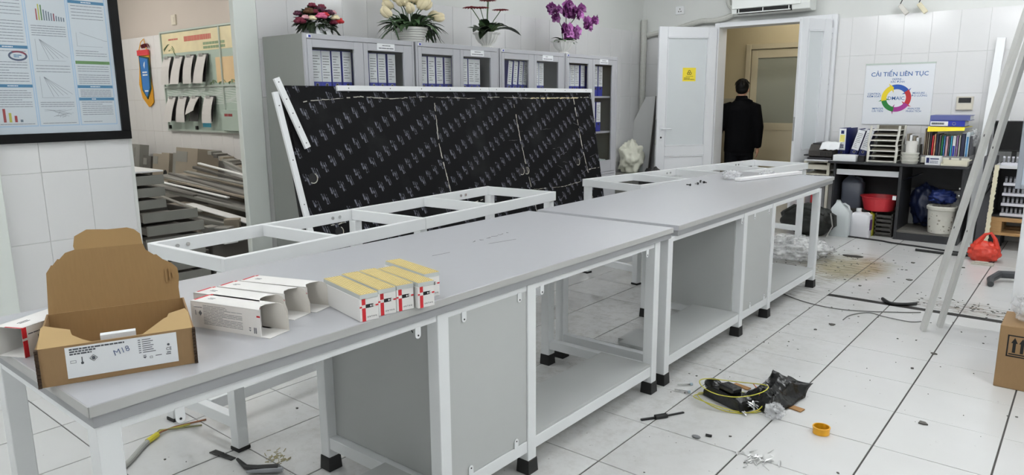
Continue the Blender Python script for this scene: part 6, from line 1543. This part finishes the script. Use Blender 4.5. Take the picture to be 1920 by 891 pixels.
# crumpled foil shreds at the bottom
g = G(); r9 = random.Random(9)
for k in range(46):
    x, y = -.90 + r9.gauss(0, .035) - .0, 2.62 + r9.gauss(0, .035); a = r9.uniform(0, pi)
    g.leaf((x, y, .003), (cos(a), sin(a), r9.uniform(0, .3)), r9.uniform(.015, .04), r9.uniform(.004, .014), droop=.0, n=3)
tag(g.build('foil_shreds', mat('foil', 'c9c9c8', .3, metal=.5)), 'patch of crinkled clear foil shreds on the tiles at the bottom', 'foil shreds')['kind'] = 'stuff'
# chips and crumbs everywhere
g = G(); r9 = random.Random(123); n = 0
def chip(x, y, s, h):
    k = r9.randint(4, 6); P_ = [(s * r9.uniform(.5, 1.2) * cos(2 * pi * i / k), s * r9.uniform(.4, 1.0) * sin(2 * pi * i / k)) for i in range(k)]
    a = r9.uniform(0, pi); u = (cos(a), sin(a), 0); v = (-sin(a), cos(a), 0); P_ = [(p * .78, q_ * .78) for p, q_ in P_]; g.prism(P_, (x, y, .0003), u, v, 0, h)
for _ in range(260):
    y = r9.uniform(1.0, 8.3); x = r9.gauss(-1.25, .38) if r9.random() < .6 else r9.uniform(-3.0, .2)
    if -1.62 < x < -1.52 and False: continue
    chip(x, y, r9.choice((.003, .004, .006, .009)), r9.uniform(.001, .004))
for _ in range(110): chip(r9.gauss(-1.75, .3), r9.gauss(6.4, .3), r9.choice((.005, .008, .013)), .003)
for _ in range(70): chip(r9.gauss(-.55, .18), r9.gauss(5.6, .1), r9.choice((.005, .009, .014)), .003)
for (x, y, s) in ((-1.02, 6.17, .035), (-1.12, 6.85, .03), (-1.28, 5.75, .02), (-.75, 6.9, .03), (-1.17, 4.62, .03), (-1.22, 4.45, .018), (-.57, 4.42, .02), (-.62, 4.1, .012), (-.45, 3.4, .028), (-.48, 2.75, .02), (-1.0, 2.2, .015)): chip(x, y, s, .006)
tag(g.build('debris_chips', mat('debris_grey', '605e5a', .9, var=.4, scale=40)), 'scattered dark chips and crumbs of debris over the floor tiles', 'debris')['kind'] = 'stuff'
tag(G().prism([(.085 * cos(a) * (1 + .1 * sin(3 * a)), .055 * sin(a) * (1 + .15 * cos(2 * a))) for a in [i * pi / 10 for i in range(20)]], (-1.60, 6.82, .0006), (1, 0, 0), (0, 1, 0), 0, .003).build('drain_cover', mat('rusty_black', '2c2721', .8, var=.5, scale=30)), 'dark rusty drain patch on the stained tiles before the desk', 'drain')
# cables on the floor
def cable(pts, r, label, name='floor_cable', m=BLACK):
    from mathutils import geometry
    P_ = [Vector((p[0], p[1], p[2] if len(p) > 2 else r + .0006)) for p in pts]; out = []
    for i in range(len(P_) - 1):
        p0, p1, p2, p3 = P_[max(0, i - 1)], P_[i], P_[i + 1], P_[min(len(P_) - 1, i + 2)]
        for s in range(8):
            f = s / 8; out.append(.5 * ((2 * p1) + (p2 - p0) * f + (2 * p0 - 5 * p1 + 4 * p2 - p3) * f * f + (3 * p1 - p0 - 3 * p2 + p3) * f ** 3))
    out.append(P_[-1]); return tag(G().tube(out, r, 8).build(name, m, smooth=True), label, 'cable')
cable([(-2.05, 7.78), (-1.6, 7.72), (-1.45, 7.66), (-1.2, 7.62), (-.9, 7.55), (-.6, 7.62)], .008, 'long thin black cable along the foot of the black desk')
cable([(-1.2, 7.42), (-.92, 7.40), (-.7, 7.44)], .012, 'short thick black cable on the tiles before the desk')
cable([(-1.86, 5.32), (-1.5, 5.05), (-1.2, 5.0), (-.9, 5.16), (-.78, 5.25)], .0035, 'thin grey wire lying along the floor channel', m=mat('grey_wire', '6f6f6c', .6))
cable([(-1.14, 4.76), (-1.13, 4.9), (-1.05, 5.03), (-.95, 5.0), (-.80, 4.98), (-.74, 5.03)], .003, 'thin bent grey wire near the feet of the poles', m=mat('grey_wire', '6f6f6c', .6))
cable([(-1.05, 5.42), (-.98, 5.33), (-.90, 5.36), (-.84, 5.43)], .012, 'short black torn cable end lying across the floor channel')
GW = mat('grey_sheath', 'a9aaa4', .5)
t = thing('power_cable', 'thick grey power cable with bare yellow and brown cores under the near bench', 'cable', (-2.85, 1.15, 0))
G().tube([(-2.70, .80, .012), (-2.77, .95, .012), (-2.85, 1.05, .012), (-2.93, 1.13, .012), (-2.97, 1.18, .013)], .011, 10).build('cable_sheath', GW, t, world=True, smooth=True)
for k, (hx, en) in enumerate((('8a5a3a', (-2.98, 1.43)), ('b9b04a', (-2.99, 1.36)), ('7d7c58', (-2.94, 1.39)))):
    G().tube([(-2.97, 1.18, .013), (-3.0 - .01 * k, 1.24, .014), (-3.01 + .012 * k, 1.3, .01), (en[0], en[1], .006)], .004, 6).build('bare_core', mat('core_' + hx, hx, .5), t, world=True, smooth=True)
G().tube([(-2.955, 1.16, .013), (-2.985, 1.215, .015)], .0125, 10).build('yellow_sleeve', mat('core_yellow', 'd3c63a', .5), t, world=True, smooth=True)
t = thing('cable_hose', 'black and grey hose end lying on the floor below the near bench', 'hose', (-2.35, 1.38, 0))
G().tube([(-2.52, 1.32, .012), (-2.44, 1.31, .010), (-2.38, 1.325, .016), (-2.32, 1.38, .018)], [.006, .010, .015, .016], 10).build('black_hose', BLACK, t, world=True, smooth=True)
G().tube([(-2.40, 1.29, .012), (-2.35, 1.335, .014), (-2.30, 1.385, .016)], [.006, .010, .011], 8).build('grey_sleeve', mat('hose_grey', '8f9296', .5), t, world=True, smooth=True)
g = G().beam((-2.68, 1.30, .002), (-2.62, 1.305, .006), .03, .003).beam((-2.62, 1.305, .006), (-2.55, 1.32, .002), .024, .003)
tag(g.build('black_peel', BLACK), 'curved black peeled sleeve on the tiles beside the frame leg', 'sleeve')
g = G(); r9 = random.Random(19)
for k in range(40):
    a = r9.uniform(0, pi); x, y = r9.gauss(-2.42, .04), r9.gauss(1.43, .025); g.beam((x, y, .002), (x + .018 * cos(a), y + .018 * sin(a), r9.uniform(.002, .008)), .0025, .002)
tag(g.build('wire_clippings', mat('clipping_tan', 'a79f7c', .7, var=.3, scale=60)), 'small heap of pale wire clippings beside the black hose end', 'clippings')['kind'] = 'stuff'

# ------------------------------------------------------------------ the person in the doorway, walking away
SKIN = mat('skin', 'c89a80', .5, var=.03, scale=10); HAIR = mat('black_hair', '0b0908', .6, bump=.1, bscale=120, spec=.2); JACK = mat('black_jacket', '0c0c0e', .9, var=.15, scale=10, bump=.05, bscale=25, spec=.08); TROU = mat('black_trousers', '101013', .9, var=.1, spec=.08); SHOE = mat('dark_shoe', '1d1a19', .5)
PSN = thing('person', 'person in black jacket and trousers seen from behind walking through the open doorway', 'person', (-3.56, 8.95, 0), (0, 0, R(14)))
def remesh(o, vox, smooth_it=6):
    m = o.modifiers.new('remesh', 'REMESH'); m.mode = 'VOXEL'; m.voxel_size = vox; m.use_smooth_shade = True
    s_ = o.modifiers.new('smooth', 'SMOOTH'); s_.iterations = smooth_it; s_.factor = .5
    bpy.context.view_layer.update()
    dg = bpy.context.evaluated_depsgraph_get(); me = bpy.data.meshes.new_from_object(o.evaluated_get(dg)); old = o.data; mm = old.materials[0]
    o.modifiers.clear(); o.data = me; me.materials.clear(); me.materials.append(mm)
    for p in me.polygons: p.use_smooth = True
    return o
# local: y forward (away from the camera), x right, z up
g = G()
g.loft([(.80, 0, 0, .14, .09), (.92, 0, 0, .155, .10), (1.05, 0, 0, .14, .09), (1.2, 0, 0, .16, .095), (1.3, 0, -.01, .17, .085), (1.37, 0, -.01, .10, .07), (1.40, 0, 0, .055, .055), (1.47, 0, .01, .05, .052), (1.5, 0, .012, .05, .055)])
g.ell((0, .018, 1.545), .072, .09, .108, 20, 14)           # skull
g.ell((0, .055, 1.49), .052, .05, .055, 14, 10)            # jaw
g.ell((0, .115, 1.525), .013, .018, .022, 8, 6)        # nose
g.ell((0, .10, 1.475), .024, .012, .008, 8, 6)             # mouth
for s in (-1, 1): g.ell((s * .075, .02, 1.525), .012, .022, .033, 10, 8)   # ears
for s in (-1, 1): g.ell((s * .028, .098, 1.545), .014, .012, .009, 8, 6)
arms = {-1: [(-.165, -.01, 1.315), (-.25, -.03, 1.07), (-.30, .02, .855), (-.31, .035, .82)], 1: [(.165, -.01, 1.315), (.228, -.045, 1.06), (.225, .0, .84), (.222, .015, .805)]}
for s, P_ in arms.items():
    g.tube(P_, [.055, .043, .03, .027], 12)
    h = Vector(P_[-1])
    g.ell(h + Vector((0, .012, -.045)), .02, .04, .048, 12, 8)
    for k in range(4):
        fy = -.018 + .019 * k; L_ = (.062, .072, .076, .066)[k]
        a = h + Vector((0, fy + .012, -.075)); m_ = a + Vector((-s * .006, .006, -L_ * .5)); e_ = m_ + Vector((-s * .016, .004, -L_ * .42))
        g.tube([a + Vector((0, 0, .02)), a, m_, e_], [.0095, .0092, .0085, .0068], 8)
    a = h + Vector((-s * .006, .045, -.03)); g.tube([a - Vector((0, .015, -.012)), a, a + Vector((-s * .012, .018, -.028)), a + Vector((-s * .018, .02, -.052))], [.012, .0115, .01, .0075], 8)
for s in (-1, 1):
    f = .10 * s
    g.tube([(s * .085, 0, .86), (s * .09, f * .5 + .01, .47), (s * .09, f, .10)], [.085, .058, .04], 14)
    g.ell((s * .092, f + .05, .045), .04, .11, .04, 12, 8)
body = g.build('body', SKIN, PSN, smooth=True); remesh(body, .0065, 3)
g = G()
g.loft([(.735, 0, 0, .185, .13), (.76, 0, 0, .19, .137), (.9, .0, 0, .187, .138), (1.05, .0, -.005, .187, .132), (1.18, 0, -.01, .196, .13), (1.27, 0, -.014, .198, .122), (1.33, 0, -.014, .165, .105), (1.375, 0, -.01, .105, .085), (1.40, 0, 0, .08, .077), (1.435, 0, .004, .072, .075), (1.45, 0, .006, .066, .07)], 28)
for s, P_ in arms.items():
    g.tube([(s * .15, -.01, 1.31)] + P_[:3] + [P_[3]], [.075, .078, .064, .05, .046], 14)
g.tube([(-.07, -.066, 1.405), (0, -.078, 1.40), (.075, -.062, 1.405), (.14, -.045, 1.375)], .017, 8)
jk = g.build('jacket', JACK, PSN, smooth=True); remesh(jk, .009, 4)
g = G().loft([(.70, 0, 0, .17, .115), (.80, 0, 0, .175, .12), (.92, 0, 0, .165, .11)], 24)
for s in (-1, 1):
    f = .10 * s; g.tube([(s * .085, 0, .86), (s * .092, f * .5 + .01, .47), (s * .092, f, .075)], [.1, .078, .062], 16)
remesh(g.build('trousers', TROU, PSN, smooth=True), .01, 3)
for s in (-1, 1):
    f = .10 * s; g = G(); g.prism([(-.06, 0), (.18, 0), (.19, .02), (.17, .045), (.10, .06), (.05, .09), (-.05, .09), (-.065, .03)], (s * .092 - .042, f, 0), (0, 1, 0), (0, 0, 1), 0, .084)
    g.build('shoe', SHOE, PSN, bev=.012)
g = G(); g.ell((0, .0, 1.566), .083, .097, .100, 28, 18); g.ell((0, -.03, 1.525), .074, .062, .058, 20, 12); g.ell((0, .07, 1.615), .06, .045, .035, 16, 10)
r9 = random.Random(6)
for k in range(90):
    a = r9.uniform(0, 2 * pi); rr = r9.uniform(0, .93); g.leaf((.078 * rr * cos(a), -.005 + .092 * rr * sin(a), 1.562 + .096 * math.sqrt(1 - rr * rr)), (cos(a), sin(a), .25 - rr), .04, .02, n=3)
hr = g.build('hair', HAIR, PSN, smooth=True, angle=180)
